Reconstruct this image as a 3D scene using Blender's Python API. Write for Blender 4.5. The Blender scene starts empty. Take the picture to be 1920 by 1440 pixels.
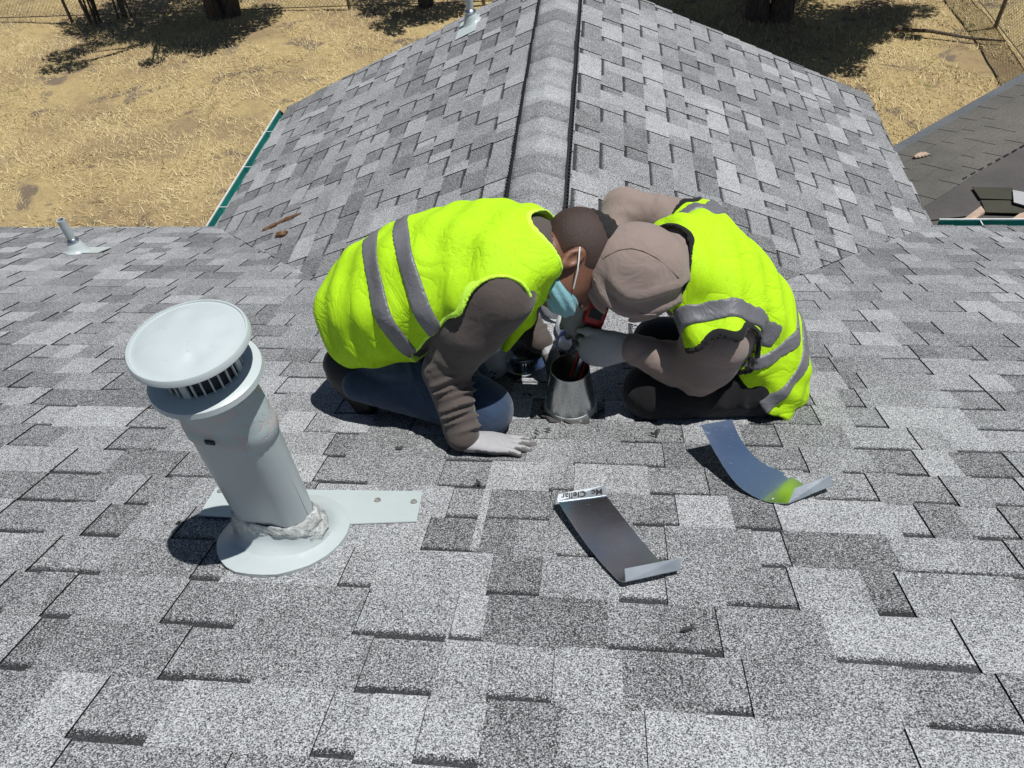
import bpy, bmesh, math, random
import numpy as np
from mathutils import Vector, Matrix

# ------------------------------------------------------------------ camera
SC = bpy.context.scene
COL = SC.collection
FPX = 1410.6                       # focal length in pixels of a 1920 px wide picture
YAW, PITCH, ROLL = -0.1584, 0.8133, -0.0946
CAMZ = 5.5
def _axes():
    a, b, c = YAW, PITCH, ROLL
    F = np.array([math.sin(a)*math.cos(b), math.cos(a)*math.cos(b), -math.sin(b)])
    R0 = np.array([math.cos(a), -math.sin(a), 0.0]); U0 = np.cross(R0, F)
    return R0*math.cos(c)+U0*math.sin(c), -R0*math.sin(c)+U0*math.cos(c), F
CR, CU, CF = _axes()
cam_d = bpy.data.cameras.new('camera')
cam = bpy.data.objects.new('camera', cam_d)
COL.objects.link(cam)
cam_d.sensor_width = 36.0
cam_d.lens = FPX/1920*36.0
cam_d.clip_start, cam_d.clip_end = 0.05, 500
M = Matrix(((CR[0], CU[0], -CF[0], 0), (CR[1], CU[1], -CF[1], 0), (CR[2], CU[2], -CF[2], CAMZ), (0, 0, 0, 1)))
cam.matrix_world = M
SC.camera = cam

# ------------------------------------------------------------------ sky, sun, exposure
SUN_EL, SUN_AZ = math.radians(74.0), math.radians(86.0)     # azimuth from +Y towards +X
w = bpy.data.worlds.new('World'); SC.world = w; w.use_nodes = True
nt = w.node_tree; nt.nodes.clear()
sky = nt.nodes.new('ShaderNodeTexSky'); sky.sky_type = 'NISHITA'; sky.sun_disc = False
sky.sun_elevation = SUN_EL; sky.sun_rotation = SUN_AZ
sky.air_density = 1.0; sky.dust_density = 0.2; sky.ozone_density = 1.0
bg = nt.nodes.new('ShaderNodeBackground'); bg.inputs['Strength'].default_value = 0.05
wo = nt.nodes.new('ShaderNodeOutputWorld')
nt.links.new(sky.outputs[0], bg.inputs[0]); nt.links.new(bg.outputs[0], wo.inputs[0])
sd = bpy.data.lights.new('sun', 'SUN'); sd.energy = 5.0; sd.angle = math.radians(0.53); sd.color = (1.0, 0.985, 0.955)
sun = bpy.data.objects.new('sun', sd); COL.objects.link(sun)
SDIR = Vector((math.sin(SUN_AZ)*math.cos(SUN_EL), math.cos(SUN_AZ)*math.cos(SUN_EL), math.sin(SUN_EL)))
sun.rotation_euler = SDIR.to_track_quat('Z', 'Y').to_euler()
sun.location = (0, 0, 30)
SC.view_settings.view_transform = 'Standard'; SC.view_settings.look = 'None'
SC.view_settings.exposure = -0.04; SC.view_settings.gamma = 1.0
SC.view_settings.use_curve_mapping = False
SC.render.film_transparent = False
SC.cycles.max_bounces = 6

# ------------------------------------------------------------------ places measured from the photograph
H0, SLOPE = 1.1576, 0.4292          # camera height over the main slope at y=0, rise over run
XR, YR, YE, YW = -0.2822, 1.8218, 4.2114, 5.9881   # wing ridge x, ridge start, main eave, wing end
K = YE-YR
ZR = CAMZ-H0-SLOPE*YR
ZE = CAMZ-H0-SLOPE*YE
CS = 1/math.sqrt(1+SLOPE*SLOPE)
def zroof(y): return CAMZ-H0-SLOPE*y
def ray(px, py): return Vector(((px-960)/FPX*CR - (py-720)/FPX*CU + CF).tolist())
CAMP = Vector((0, 0, CAMZ))
def on_roof(px, py, h=0.0):
    d = ray(px, py); t = (-H0+h)/(d.z+SLOPE*d.y); return CAMP+d*t
def at_y(px, py, Y):
    d = ray(px, py); return CAMP+d*(Y/d.y)
def at_z(px, py, Z=0.0):
    d = ray(px, py); return CAMP+d*((Z-CAMZ)/d.z)
def on_left(px, py, h=0.0):
    d = ray(px, py); t = (ZR+h-SLOPE*XR-CAMZ)/(d.z-SLOPE*d.x); return CAMP+d*t
def project(P):
    d = np.asarray(P, float)-np.array([0, 0, CAMZ]); wv = d@CF
    return 960+FPX*(d@CR)/wv, 720-FPX*(d@CU)/wv, wv
NM = Vector((0, SLOPE*CS, CS))       # main slope normal

# ------------------------------------------------------------------ materials
class NB:
    def __init__(s, name):
        s.m = bpy.data.materials.new(name); s.m.use_nodes = True
        s.t = s.m.node_tree; s.t.nodes.clear()
        s.out = s.t.nodes.new('ShaderNodeOutputMaterial')
        s.b = s.t.nodes.new('ShaderNodeBsdfPrincipled'); s.t.links.new(s.b.outputs[0], s.out.inputs[0])
    def n(s, typ, **kw):
        nd = s.t.nodes.new(typ)
        for k, v in kw.items():
            if k in nd.inputs.keys() if isinstance(k, str) else False: nd.inputs[k].default_value = v
            else: setattr(nd, k, v)
        return nd
    def l(s, a, b): s.t.links.new(a, b)
    def setv(s, **kw):
        for k, v in kw.items():
            k2 = k.replace('_', ' ')
            if isinstance(v, (int, float, tuple)): 
                if isinstance(v, tuple) and len(v) == 3: v = v+(1,)
                s.b.inputs[k2].default_value = v
            else: s.l(v, s.b.inputs[k2])
    def math(s, op, a, b=None, c=None, clamp=False):
        nd = s.n('ShaderNodeMath', operation=op); nd.use_clamp = clamp
        for i, x in enumerate((a, b, c)):
            if x is None: continue
            if isinstance(x, (int, float)): nd.inputs[i].default_value = x
            else: s.l(x, nd.inputs[i])
        return nd.outputs[0]
    def mix(s, fac, a, b, blend='MIX'):
        nd = s.n('ShaderNodeMix', data_type='RGBA', blend_type=blend)
        for sock, x in ((nd.inputs['Factor'], fac), (nd.inputs['A'], a), (nd.inputs['B'], b)):
            pass
        ins = [i for i in nd.inputs if i.enabled]
        for sock, x in zip((ins[0], ins[1], ins[2]), (fac, a, b)):
            if isinstance(x, (int, float)): sock.default_value = x
            elif isinstance(x, tuple): sock.default_value = x+(1,) if len(x) == 3 else x
            else: s.l(x, sock)
        return [o for o in nd.outputs if o.enabled][0]
    def ramp(s, fac, stops, interp='LINEAR'):
        nd = s.n('ShaderNodeValToRGB'); cr = nd.color_ramp; cr.interpolation = interp
        while len(cr.elements) < len(stops): cr.elements.new(0.5)
        for e, (p, c) in zip(cr.elements, stops):
            e.position = p; e.color = (c, c, c, 1) if isinstance(c, (int, float)) else tuple(c)+(1,)
        s.l(fac, nd.inputs[0]); return nd.outputs[0]
    def noise(s, scale, detail=3, rough=0.5, vec=None, dist=0.0):
        nd = s.n('ShaderNodeTexNoise'); nd.inputs['Scale'].default_value = scale
        nd.inputs['Detail'].default_value = detail; nd.inputs['Roughness'].default_value = rough
        nd.inputs['Distortion'].default_value = dist
        if vec is not None: s.l(vec, nd.inputs['Vector'])
        return nd.outputs[0]
    def voro(s, scale, vec=None, feature='F1'):
        nd = s.n('ShaderNodeTexVoronoi', feature=feature); nd.inputs['Scale'].default_value = scale
        if vec is not None: s.l(vec, nd.inputs['Vector'])
        return nd
    def pos(s): return s.n('ShaderNodeNewGeometry').outputs['Position']
    def objc(s): return s.n('ShaderNodeTexCoord').outputs['Object']
    def bump(s, height, strength=0.3, dist=0.01, normal=None):
        nd = s.n('ShaderNodeBump'); nd.inputs['Strength'].default_value = strength; nd.inputs['Distance'].default_value = dist
        s.l(height, nd.inputs['Height'])
        if normal is not None: s.l(normal, nd.inputs['Normal'])
        s.l(nd.outputs[0], s.b.inputs['Normal']); return nd.outputs[0]

def simple(name, col, rough=0.6, metal=0.0, var=0.15, nscale=20, bump=0.0, bscale=60, bdist=0.004, spec=0.5):
    k = NB(name); p = k.pos(); n = k.noise(nscale, 4, 0.6, p)
    dark = tuple(c*(1-var) for c in col); light = tuple(min(1, c*(1+var)) for c in col)
    k.setv(Base_Color=k.mix(k.ramp(n, [(0.3, 0.0), (0.7, 1.0)]), dark, light), Metallic=metal)
    rn = k.math('MULTIPLY_ADD', n, 0.25, rough-0.125)
    k.l(rn, k.b.inputs['Roughness'])
    k.b.inputs['Specular IOR Level'].default_value = spec
    if bump: k.bump(k.noise(bscale, 4, 0.6, p), bump, bdist)
    return k.m

def shingle_material():
    k = NB('asphalt_granules'); p = k.pos()
    at = k.n('ShaderNodeAttribute', attribute_name='data')
    sep = k.n('ShaderNodeSeparateColor'); k.l(at.outputs['Color'], sep.inputs[0])
    tone, v, gap, side = sep.outputs[0], sep.outputs[1], sep.outputs[2], at.outputs['Alpha']
    v1 = k.voro(480, p); s1 = k.n('ShaderNodeSeparateColor'); k.l(v1.outputs['Color'], s1.inputs[0])
    nz = k.math('MULTIPLY_ADD', k.math('SUBTRACT', k.noise(360, 0, 0.5, p), 0.5), 1.5, 0.5)
    g = k.math('ADD', k.math('MULTIPLY', s1.outputs[0], 0.55), k.math('MULTIPLY', nz, 0.45))
    # patches where the granule blend is a little paler or darker
    patch = k.math('MULTIPLY', k.math('SUBTRACT', k.noise(9, 2, 0.6, p), 0.5), 0.10)
    big = k.math('MULTIPLY', k.math('SUBTRACT', k.noise(1.1, 1, 0.5, p), 0.5), 0.05)
    t = k.math('ADD', k.math('ADD', tone, patch), big)
    # granules: black, grey and near white ones; the blend decides how many are pale
    gran = k.ramp(k.math('ADD', g, k.math('MULTIPLY', k.math('SUBTRACT', t, 0.27), 1.35)),
                  [(0.22, 0.026), (0.39, 0.118), (0.53, 0.24), (0.68, 0.395), (0.88, 0.58)])
    col = k.mix(s1.outputs[1], k.mix(1.0, gran, (0.965, 0.99, 1.03), 'MULTIPLY'), k.mix(1.0, gran, (1.0, 1.0, 1.0), 'MULTIPLY'))
    # printed shadow line at the head of the recessed ply
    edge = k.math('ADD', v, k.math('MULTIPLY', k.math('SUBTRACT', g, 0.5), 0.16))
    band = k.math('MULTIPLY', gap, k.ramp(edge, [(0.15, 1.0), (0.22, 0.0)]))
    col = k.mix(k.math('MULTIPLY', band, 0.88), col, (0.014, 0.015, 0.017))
    # cut sides: bare asphalt
    col = k.mix(side, col, (0.012, 0.012, 0.013))
    k.setv(Base_Color=col, Roughness=0.92)
    k.b.inputs['Specular IOR Level'].default_value = 0.25
    return k.m
MT = {}
MT['shingle'] = shingle_material()
MT['deck'] = simple('roofing_felt', (0.03, 0.03, 0.032), 0.9, var=0.3)
MT['vent_black'] = simple('black_vent_plastic', (0.008, 0.008, 0.009), 0.55, var=0.2)
MT['stucco'] = simple('pale_stucco', (0.5, 0.46, 0.4), 0.9, var=0.08, bump=0.3)
MT['fascia'] = simple('white_fascia_paint', (0.7, 0.71, 0.70), 0.5, var=0.08)
MT['teal'] = simple('teal_gutter_enamel', (0.02, 0.20, 0.17), 0.4, var=0.25, nscale=6)
MT['gutter_rim'] = simple('pale_gutter_rim', (0.62, 0.64, 0.62), 0.5, var=0.15)

# ------------------------------------------------------------------ object helpers
def tag(o, label=None, cat=None, group=None, kind=None):
    if label: o['label'] = label
    if cat: o['category'] = cat
    if group: o['group'] = group
    if kind: o['kind'] = kind
    return o
def link(name, me, parent=None, mats=()):
    for m in mats: me.materials.append(m)
    o = bpy.data.objects.new(name, me); COL.objects.link(o)
    if parent is not None:
        o.parent = parent
        o.matrix_parent_inverse = Matrix.Translation(-parent_loc(parent))
    return o
def parent_loc(p):
    v = Vector(p.location)
    return v if p.parent is None else v+Vector((0, 0, 0))
def empty(name, loc):
    o = bpy.data.objects.new(name, None); o.location = loc; o.empty_display_size = 0.1; COL.objects.link(o); return o
def mesh_obj(name, verts, faces, mat, parent=None, smooth=False):
    me = bpy.data.meshes.new(name); me.from_pydata([tuple(v) for v in verts], [], faces)
    if smooth: me.polygons.foreach_set('use_smooth', [True]*len(me.polygons))
    me.update()
    return link(name, me, parent, (mat,) if mat else ())
def bm_obj(name, bm, mat, parent=None, smooth=False, bevel=0.0, seg=2):
    if bevel: bmesh.ops.bevel(bm, geom=list(bm.edges), offset=bevel, segments=seg, affect='EDGES', profile=0.5)
    bmesh.ops.recalc_face_normals(bm, faces=bm.faces)
    me = bpy.data.meshes.new(name); bm.to_mesh(me); bm.free()
    if smooth:
        me.polygons.foreach_set('use_smooth', [True]*len(me.polygons)); me.set_sharp_from_angle(angle=math.radians(40))
    return link(name, me, parent, (mat,) if mat else ())
def frame(z, x=None):
    z = Vector(z).normalized(); x = Vector(x) if x is not None else (Vector((1, 0, 0)) if abs(z.x) < .9 else Vector((0, 1, 0)))
    y = z.cross(x).normalized(); x = y.cross(z).normalized()
    return Matrix((x, y, z)).transposed()
def bm_box(bm, c, size, R=None):
    R = R or Matrix.Identity(3); c = Vector(c); h = [s/2 for s in size]
    vs = [bm.verts.new(c+R@Vector((sx*h[0], sy*h[1], sz*h[2]))) for sx in (-1, 1) for sy in (-1, 1) for sz in (-1, 1)]
    for f in ((0, 1, 3, 2), (4, 6, 7, 5), (0, 4, 5, 1), (2, 3, 7, 6), (0, 2, 6, 4), (1, 5, 7, 3)): bm.faces.new([vs[i] for i in f])
def bm_tube(bm, pts, r, seg=8, cap=True):
    pts = [Vector(p) for p in pts]; rs = r if isinstance(r, (list, tuple)) else [r]*len(pts)
    rings = []; up = None
    for i, p in enumerate(pts):
        d = (pts[min(i+1, len(pts)-1)]-pts[max(i-1, 0)]).normalized()
        if up is None: up = Vector((0, 0, 1)) if abs(d.z) < .9 else Vector((1, 0, 0))
        x = d.cross(up).normalized(); y = x.cross(d).normalized(); up = y
        rings.append([bm.verts.new(p+(x*math.cos(a)+y*math.sin(a))*rs[i]) for a in [2*math.pi*j/seg for j in range(seg)]])
    for a, b in zip(rings, rings[1:]):
        for j in range(seg): bm.faces.new((a[j], a[(j+1) % seg], b[(j+1) % seg], b[j]))
    if cap: bm.faces.new(rings[0][::-1]); bm.faces.new(rings[-1])
def bm_lathe(bm, prof, c=(0, 0, 0), R=None, seg=48, sx=1.0, sy=1.0, a0=0.0, a1=2*math.pi):
    R = R or Matrix.Identity(3); c = Vector(c); full = abs(a1-a0-2*math.pi) < 1e-6
    n = seg if full else seg+1; rings = []
    for r, z in prof:
        rings.append([bm.verts.new(c+R@Vector((r*sx*math.cos(a0+(a1-a0)*j/seg), r*sy*math.sin(a0+(a1-a0)*j/seg), z))) for j in range(n)])
    for a, b in zip(rings, rings[1:]):
        for j in range(n if full else n-1):
            j2 = (j+1) % n
            try: bm.faces.new((a[j], a[j2], b[j2], b[j]))
            except ValueError: pass
    bmesh.ops.remove_doubles(bm, verts=bm.verts, dist=1e-5)

# ------------------------------------------------------------------ the house and its roof
rnd = random.Random(7)
EX = 0.1429
house = empty('house', (XR, YE, 0))
tag(house, 'single storey house under grey architectural shingles with a gabled wing', 'house')

class Slope:
    """frame of one roof plane: u along the eave, s down the slope"""
    def __init__(s, O, U, S):
        s.O, s.U, s.S = Vector(O), Vector(U).normalized(), Vector(S).normalized()
        s.N = s.U.cross(s.S)
        if s.N.z < 0: s.N = -s.N
    def P(s, u, t, h=0.0): return s.O+s.U*u+s.S*t+s.N*h
main = Slope((0, 0, zroof(0)), (1, 0, 0), (0, CS, -SLOPE*CS))
left = Slope((XR, YR, ZR), (0, 1, 0), (-CS, 0, -SLOPE*CS))
right = Slope((XR, YR, ZR), (0, 1, 0), (CS, 0, -SLOPE*CS))
SE = YE/CS                        # main eave, down-slope distance
KS = K/CS                         # wing ridge to eave along its slope

def clip(poly, a, b, c):
    """keep a*u+b*s+c >= 0"""
    out = []
    for i in range(len(poly)):
        p, q2 = poly[i], poly[(i+1) % len(poly)]
        dp, dq = a*p[0]+b*p[1]+c, a*q2[0]+b*q2[1]+c
        if dp >= 0: out.append(p)
        if (dp >= 0) != (dq >= 0):
            t = dp/(dp-dq); out.append((p[0]+(q2[0]-p[0])*t, p[1]+(q2[1]-p[1])*t))
    return out
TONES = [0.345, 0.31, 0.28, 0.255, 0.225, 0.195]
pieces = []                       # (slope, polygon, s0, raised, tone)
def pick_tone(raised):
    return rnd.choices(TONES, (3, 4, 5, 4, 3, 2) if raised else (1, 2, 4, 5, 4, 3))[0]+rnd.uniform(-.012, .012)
def courses(slope, s_first, n, u0, u1, clips, split=0.22):
    for i in range(n):
        s0 = s_first+i*EX; u = u0-rnd.uniform(0, .3); raised = rnd.random() < .5
        jit = rnd.uniform(-.012, .012)
        wob = rnd.uniform(-.0015, .0015)
        while u < u1:
            wd = rnd.choice((.09, .13, .16, .19, .23, .27)) if raised else rnd.choice((.07, .11, .15, .19, .24))
            wd *= rnd.uniform(.9, 1.1)
            parts = [(u, u+wd)]
            if wd > .17 and rnd.random() < split: parts = [(u, u+wd*.45), (u+wd*.45, u+wd)]
            for a, b in parts:
                poly = [(a, s0+wob), (b, s0+wob), (b, s0+EX+wob+rnd.uniform(-.0012, .0012)), (a, s0+EX+wob+rnd.uniform(-.0012, .0012))]
                for cl in clips:
                    poly = clip(poly, cl[0], cl[1], cl[2]+jit*cl[3])
                    if len(poly) < 3: break
                if len(poly) >= 3: pieces.append((slope, poly, s0+wob, raised, pick_tone(raised)))
            u += wd; raised = not raised
S_OFF = 0.5352-EX*7
NMAIN = int((SE-S_OFF)/EX)+1
# main slope: in front of the valleys.  valley: |x-XR| = y-YR  ->  keep y - YR <= |x-XR|  (y = s*CS)
class Dummy: pass
def main_courses():
    for side in (-1, 1):
        cl = []
        # half of the main slope on one side of the wing ridge
        cl.append((side, 0, -side*XR, 0))
        cl.append((side, -CS, -side*XR+YR, 1.0))
        cl.append((0, -1, SE+.02, 0))
        if side < 0: courses(main, S_OFF, NMAIN, -6.5, XR, cl)
        else: courses(main, S_OFF, NMAIN, XR, 5.6, cl)
main_courses()
NW = int(KS/EX)+1
for sl in (left, right):
    cl = [(1, -CS, 0.004, 1.0), (-1, 0, YW-YR+.02, 0), (0, -1, KS+.02, 0)]
    courses(sl, 0.02, NW, 0, YW-YR+.1, cl)

def piece_mesh(items, name):
    vs, fs, dat = [], [], []
    for slope, poly, s0, raised, tone in items:
        hb = 0.0052 if raised else 0.0004
        b = len(vs); n = len(poly)
        for (u, s) in poly: vs.append(slope.P(u, s, hb+0.0056*(s-s0)/EX))
        for (u, s) in poly: vs.append(slope.P(u, s, -0.004))
        top = list(range(b, b+n))
        area = sum(poly[i][0]*poly[(i+1) % n][1]-poly[(i+1) % n][0]*poly[i][1] for i in range(n))
        flip = (slope.U.cross(slope.S).z > 0) != (area > 0)
        order = top[::-1] if flip else top
        fs.append(order)
        for i in order:
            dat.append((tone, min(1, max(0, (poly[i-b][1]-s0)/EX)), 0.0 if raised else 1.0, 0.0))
        for i in range(n):
            j = (i+1) % n
            q4 = (b+i, b+n+i, b+n+j, b+j)
            fs.append(q4[::-1] if flip else q4); dat += [(tone, .5, 0, 1.0)]*4
    me = bpy.data.meshes.new(name); me.from_pydata([tuple(v) for v in vs], [], fs)
    ca = me.color_attributes.new('data', 'FLOAT_COLOR', 'CORNER')
    ca.data.foreach_set('color', np.array(dat, np.float32).ravel())
    me.update(); return me
def shown(it):
    slope, poly = it[0], it[1]
    pts = []
    for (u, s) in poly:
        x, y, d = project(slope.P(u, s))
        if d < .2: return 0
        pts.append((min(max(x, 0), 1920), min(max(y, 0), 1440)))
    return abs(sum(pts[i][0]*pts[(i+1) % len(pts)][1]-pts[(i+1) % len(pts)][0]*pts[i][1] for i in range(len(pts))))/2
pieces.sort(key=shown, reverse=True)

def deck(name, pts, parent):
    me = bpy.data.meshes.new(name)
    n = len(pts); vs = [tuple(p) for p in pts]+[tuple(Vector(p)-Vector((0, 0, .12))) for p in pts]
    fs = [list(range(n)), list(range(2*n-1, n-1, -1))]+[(i, (i+1) % n, n+(i+1) % n, n+i) for i in range(n)]
    me.from_pydata(vs, [], fs); me.update()
    o = link(name, me, parent, (MT['deck'],)); bm = bmesh.new(); bm.from_mesh(me); bmesh.ops.recalc_face_normals(bm, faces=bm.faces); bm.to_mesh(me); bm.free()
    return o
dz = Vector((0, 0, -0.006))
yt = -0.75                        # main ridge, behind the camera
MA = deck('main_slope', [Vector((-6.6, yt, zroof(yt)))+dz, Vector((5.7, yt, zroof(yt)))+dz, Vector((5.7, YE, ZE))+dz, Vector((XR+K, YE, ZE))+dz,
          Vector((XR, YR, ZR))+dz, Vector((XR-K, YE, ZE))+dz, Vector((-6.6, YE, ZE))+dz], house)
LE = deck('wing_left_slope', [Vector((XR, YR, ZR))+dz, Vector((XR, YW, ZR))+dz, Vector((XR-K, YW, ZE))+dz, Vector((XR-K, YE, ZE))+dz], house)
RI = deck('wing_right_slope', [Vector((XR, YR, ZR))+dz, Vector((XR+K, YE, ZE))+dz, Vector((XR+K, YW, ZE))+dz, Vector((XR, YW, ZR))+dz], house)
deck('back_slope', [Vector((-6.6, yt, zroof(yt)))+dz, Vector((-6.6, yt-3, zroof(yt)-3*SLOPE))+dz, Vector((5.7, yt-3, zroof(yt)-3*SLOPE))+dz, Vector((5.7, yt, zroof(yt)))+dz], house)
SL = {id(main): MA, id(left): LE, id(right): RI}
NIND = 300
for it in pieces[:NIND]:
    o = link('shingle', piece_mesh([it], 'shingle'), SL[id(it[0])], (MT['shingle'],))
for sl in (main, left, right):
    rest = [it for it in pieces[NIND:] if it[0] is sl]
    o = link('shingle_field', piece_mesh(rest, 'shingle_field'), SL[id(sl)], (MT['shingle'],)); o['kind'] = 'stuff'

# ridge vent under the cap shingles of the wing
HW = 0.142
def ridge_pt(x, y, h, soft=0.02):             # x across the ridge, measured over the slope
    return Vector((XR-.006+x, y, ZR-(math.sqrt(x*x+soft*soft)-soft)*SLOPE*0.9+h))
bm = bmesh.new()
for sgn in (-1, 1):
    for (x0, x1, h0, h1) in ((0, HW, .012, .033),):
        vs = []
        for yy in (YR+.55, YW-.02):
            vs += [bm.verts.new(ridge_pt(sgn*x0, yy, h1)), bm.verts.new(ridge_pt(sgn*x1, yy, h1)), bm.verts.new(ridge_pt(sgn*x1, yy, -.012)), bm.verts.new(ridge_pt(sgn*x0, yy, -.012))]
        for a, b in ((0, 1), (1, 2), (2, 3), (3, 0)): bm.faces.new((vs[a], vs[b], vs[b+4], vs[a+4]))
        bm.faces.new(vs[:4]); bm.faces.new(vs[4:])
# small louvre teeth along both edges
yy = YR+.57
while yy < YW-.05:
    for sgn in (-1, 1):
        c = ridge_pt(sgn*(HW+.004), yy, .004)
        bm_box(bm, c, (.012, .014, .036))
    yy += .032
rv = bm_obj('ridge_vent', bm, MT['vent_black'], house)
yy = YW-.01; i = 0
tones = [.30, .345, .235, .30, .33, .225, .27, .25, .225, .30]
while yy > YR+.72:
    y0 = yy-.178; vs, fs, dat = [], [], []
    xs = [-.128, -.10, -.06, -.025, 0, .025, .06, .10, .128]
    jx = rnd.uniform(-.004, .004)
    tone = tones[i % len(tones)]+rnd.uniform(-.012, .012)
    for yv, hv in ((y0-.03, .0405), (yy, .048)):
        for x in xs:
            arch = 0.0
            vs.append(ridge_pt(x+jx, yv, hv+arch))
    n = len(xs)
    for j in range(n-1): fs.append((j, j+1, n+j+1, n+j))
    for j in range(2*n): vs.append(vs[j]-Vector((0, 0, .006)))
    loop = list(range(n))+list(range(2*n-1, n-1, -1))
    for a in range(len(loop)):
        b = (a+1) % len(loop); fs.append((loop[a], loop[a]+2*n, loop[b]+2*n, loop[b]))
    me = bpy.data.meshes.new('ridge_cap'); me.from_pydata([tuple(v) for v in vs], [], fs)
    ca = me.color_attributes.new('data', 'FLOAT_COLOR', 'CORNER')
    for pi, p in enumerate(me.polygons):
        for li in p.loop_indices:
            vi = me.loops[li].vertex_index
            vv = 0.0 if (vi % (2*n)) < n else 1.0
            ca.data[li].color = (tone+(.05 if vv else -.035), .9, 0, 0.0 if pi < n-1 else 1.0)
        if pi < n-1: p.use_smooth = True
    me.update()
    link('ridge_cap', me, rv, (MT['shingle'],))
    yy -= .178; i += 1

# walls below the eaves
def prism(name, pts, z0, mat, parent):
    n = len(pts); vs = [(p[0], p[1], z0) for p in pts]+[tuple(p) for p in pts]
    fs = [(i, (i+1) % n, n+(i+1) % n, n+i) for i in range(n)]+[list(range(n, 2*n)), list(range(n-1, -1, -1))]
    return mesh_obj(name, vs, fs, mat, parent)
o_ = .45
prism('wall', [(-6.2, -3.2, 2.3), (5.3, -3.2, 2.3), (5.3, YE-o_, 2.3), (-6.2, YE-o_, 2.3)], 0, MT['stucco'], house)
prism('wall', [(XR-K+o_, YE-o_-.02, 2.3), (XR+K-o_, YE-o_-.02, 2.3), (XR+K-o_, YW-o_, 2.3), (XR-K+o_, YW-o_, 2.3)], 0, MT['stucco'], house)
# rake trim of the wing gable
for sgn, nm in ((-1, 'l'), (1, 'r')):
    bm = bmesh.new(); a, b = Vector((XR, YW+.018, ZR-.075)), Vector((XR+sgn*K, YW+.018, ZE-.075))
    d = (b-a).normalized(); bm_box(bm, (a+b)/2, ((b-a).length, .03, .13), frame(d.cross(Vector((0, 1, 0))), d) if False else Matrix((d, Vector((0, 1, 0)), d.cross(Vector((0, 1, 0))))).transposed())
    bm_obj('rake_board', bm, MT['fascia'], house)

def gutter(name, a, b, out, parent, lip=True):
    """open trough from a to b; out = horizontal direction away from the roof"""
    a, b, out = Vector(a), Vector(b), Vector(out); d = (b-a).normalized(); up = Vector((0, 0, 1))
    prof = [(0, 0), (0.002, -.075), (.04, -.08), (.056, -.045), (.06, .002)]
    bm = bmesh.new(); rows = []
    for p in (a, b):
        rows.append([bm.verts.new(p+out*x+up*z) for x, z in prof]+[bm.verts.new(p+out*(x-.003 if i else x-.003)+up*(z-.003)) for i, (x, z) in reversed(list(enumerate(prof)))])
    n = len(rows[0])
    for i in range(n): bm.faces.new((rows[0][i], rows[0][(i+1) % n], rows[1][(i+1) % n], rows[1][i]))
    bm.faces.new(rows[0]); bm.faces.new(rows[1][::-1])
    g = bm_obj(name, bm, MT['teal'], parent)
    bm = bmesh.new(); bm_box(bm, (a+b)/2+out*.063+up*.004, ((b-a).length, .010, .010), Matrix((d, up.cross(d), up)).transposed())
    bm_obj('rim', bm, MT['gutter_rim'], g)
    L = (b-a).length; k = .25
    while k < L:
        bm = bmesh.new(); bm_box(bm, a+d*k+out*.03+up*.0, (.006, .066, .003), Matrix((d, up.cross(d), up)).transposed())
        bm_obj('hanger', bm, MT['gutter_rim'], g); k += .55
    return g
gz = -.012
gutter('gutter', (XR-K-.022, YE+.03, ZE+gz), (XR-K-.022, YW-.02, ZE+gz), (-1, 0, 0), house)
gutter('gutter', (-6.6, YE+.022, ZE+gz-.05), (XR-K-.14, YE+.022, ZE+gz-.05), (0, 1, 0), house)
gutter('gutter', (XR+K+.075, YE+.022, ZE+gz+.004), (5.7, YE+.022, ZE+gz+.004), (0, 1, 0), house)

# ------------------------------------------------------------------ the yard
def grass_ground():
    k = NB('dry_lawn'); p = k.pos()
    n1 = k.noise(0.55, 4, 0.55, p); n2 = k.noise(9, 5, 0.65, p); n3 = k.noise(60, 3, 0.7, p, 0.4)
    straw = k.mix(n2, (0.41, 0.31, 0.15), (0.65, 0.52, 0.275))
    straw = k.mix(k.ramp(n3, [(0.35, 0.0), (0.65, 1.0)]), k.mix(1.0, straw, (0.62, 0.58, 0.52), 'MULTIPLY'), straw)
    brown = k.mix(n2, (0.21, 0.15, 0.085), (0.41, 0.305, 0.17))
    c = k.mix(k.ramp(n1, [(0.42, 1.0), (0.56, 0.0)]), straw, brown)
    n4 = k.noise(1.3, 5, 0.6, p, 0.6)
    c = k.mix(k.math('MULTIPLY', k.ramp(n4, [(0.58, 0.0), (0.64, 1.0)]), 0.85), c, (0.16, 0.125, 0.10))
    n5 = k.noise(2.4, 4, 0.6, p, 0.3)
    c = k.mix(k.math('MULTIPLY', k.ramp(n5, [(0.62, 0.0), (0.70, 1.0)]), 0.5), c, (0.10, 0.12, 0.04))
    k.setv(Base_Color=c, Roughness=0.95); k.b.inputs['Specular IOR Level'].default_value = 0.1
    k.bump(k.math('ADD', n2, n3), 0.6, 0.05)
    return k.m
gm = grass_ground()
N = 90
gx = np.concatenate([[-220, -80], np.linspace(-18, 14, N), [70, 220]]); gy = np.concatenate([[-150, -30], np.linspace(-6, 26, N), [80, 260]])
GR = np.random.default_rng(5)
gv = []
for yy in gy:
    for xx in gx:
        zz = .05*math.sin(xx*.9+yy*.5)+.04*math.sin(yy*1.3-xx*.4)+GR.normal()*.008 if (-18 < xx < 14 and -6 < yy < 26) else 0
        gv.append((xx, yy, zz-.05))
nx = len(gx); gf = [(j*nx+i, j*nx+i+1, (j+1)*nx+i+1, (j+1)*nx+i) for j in range(len(gy)-1) for i in range(nx-1)]
g = mesh_obj('ground', gv, gf, gm, None, True); tag(g, 'sunburnt dry lawn below the roof', 'ground', kind='structure')

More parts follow.
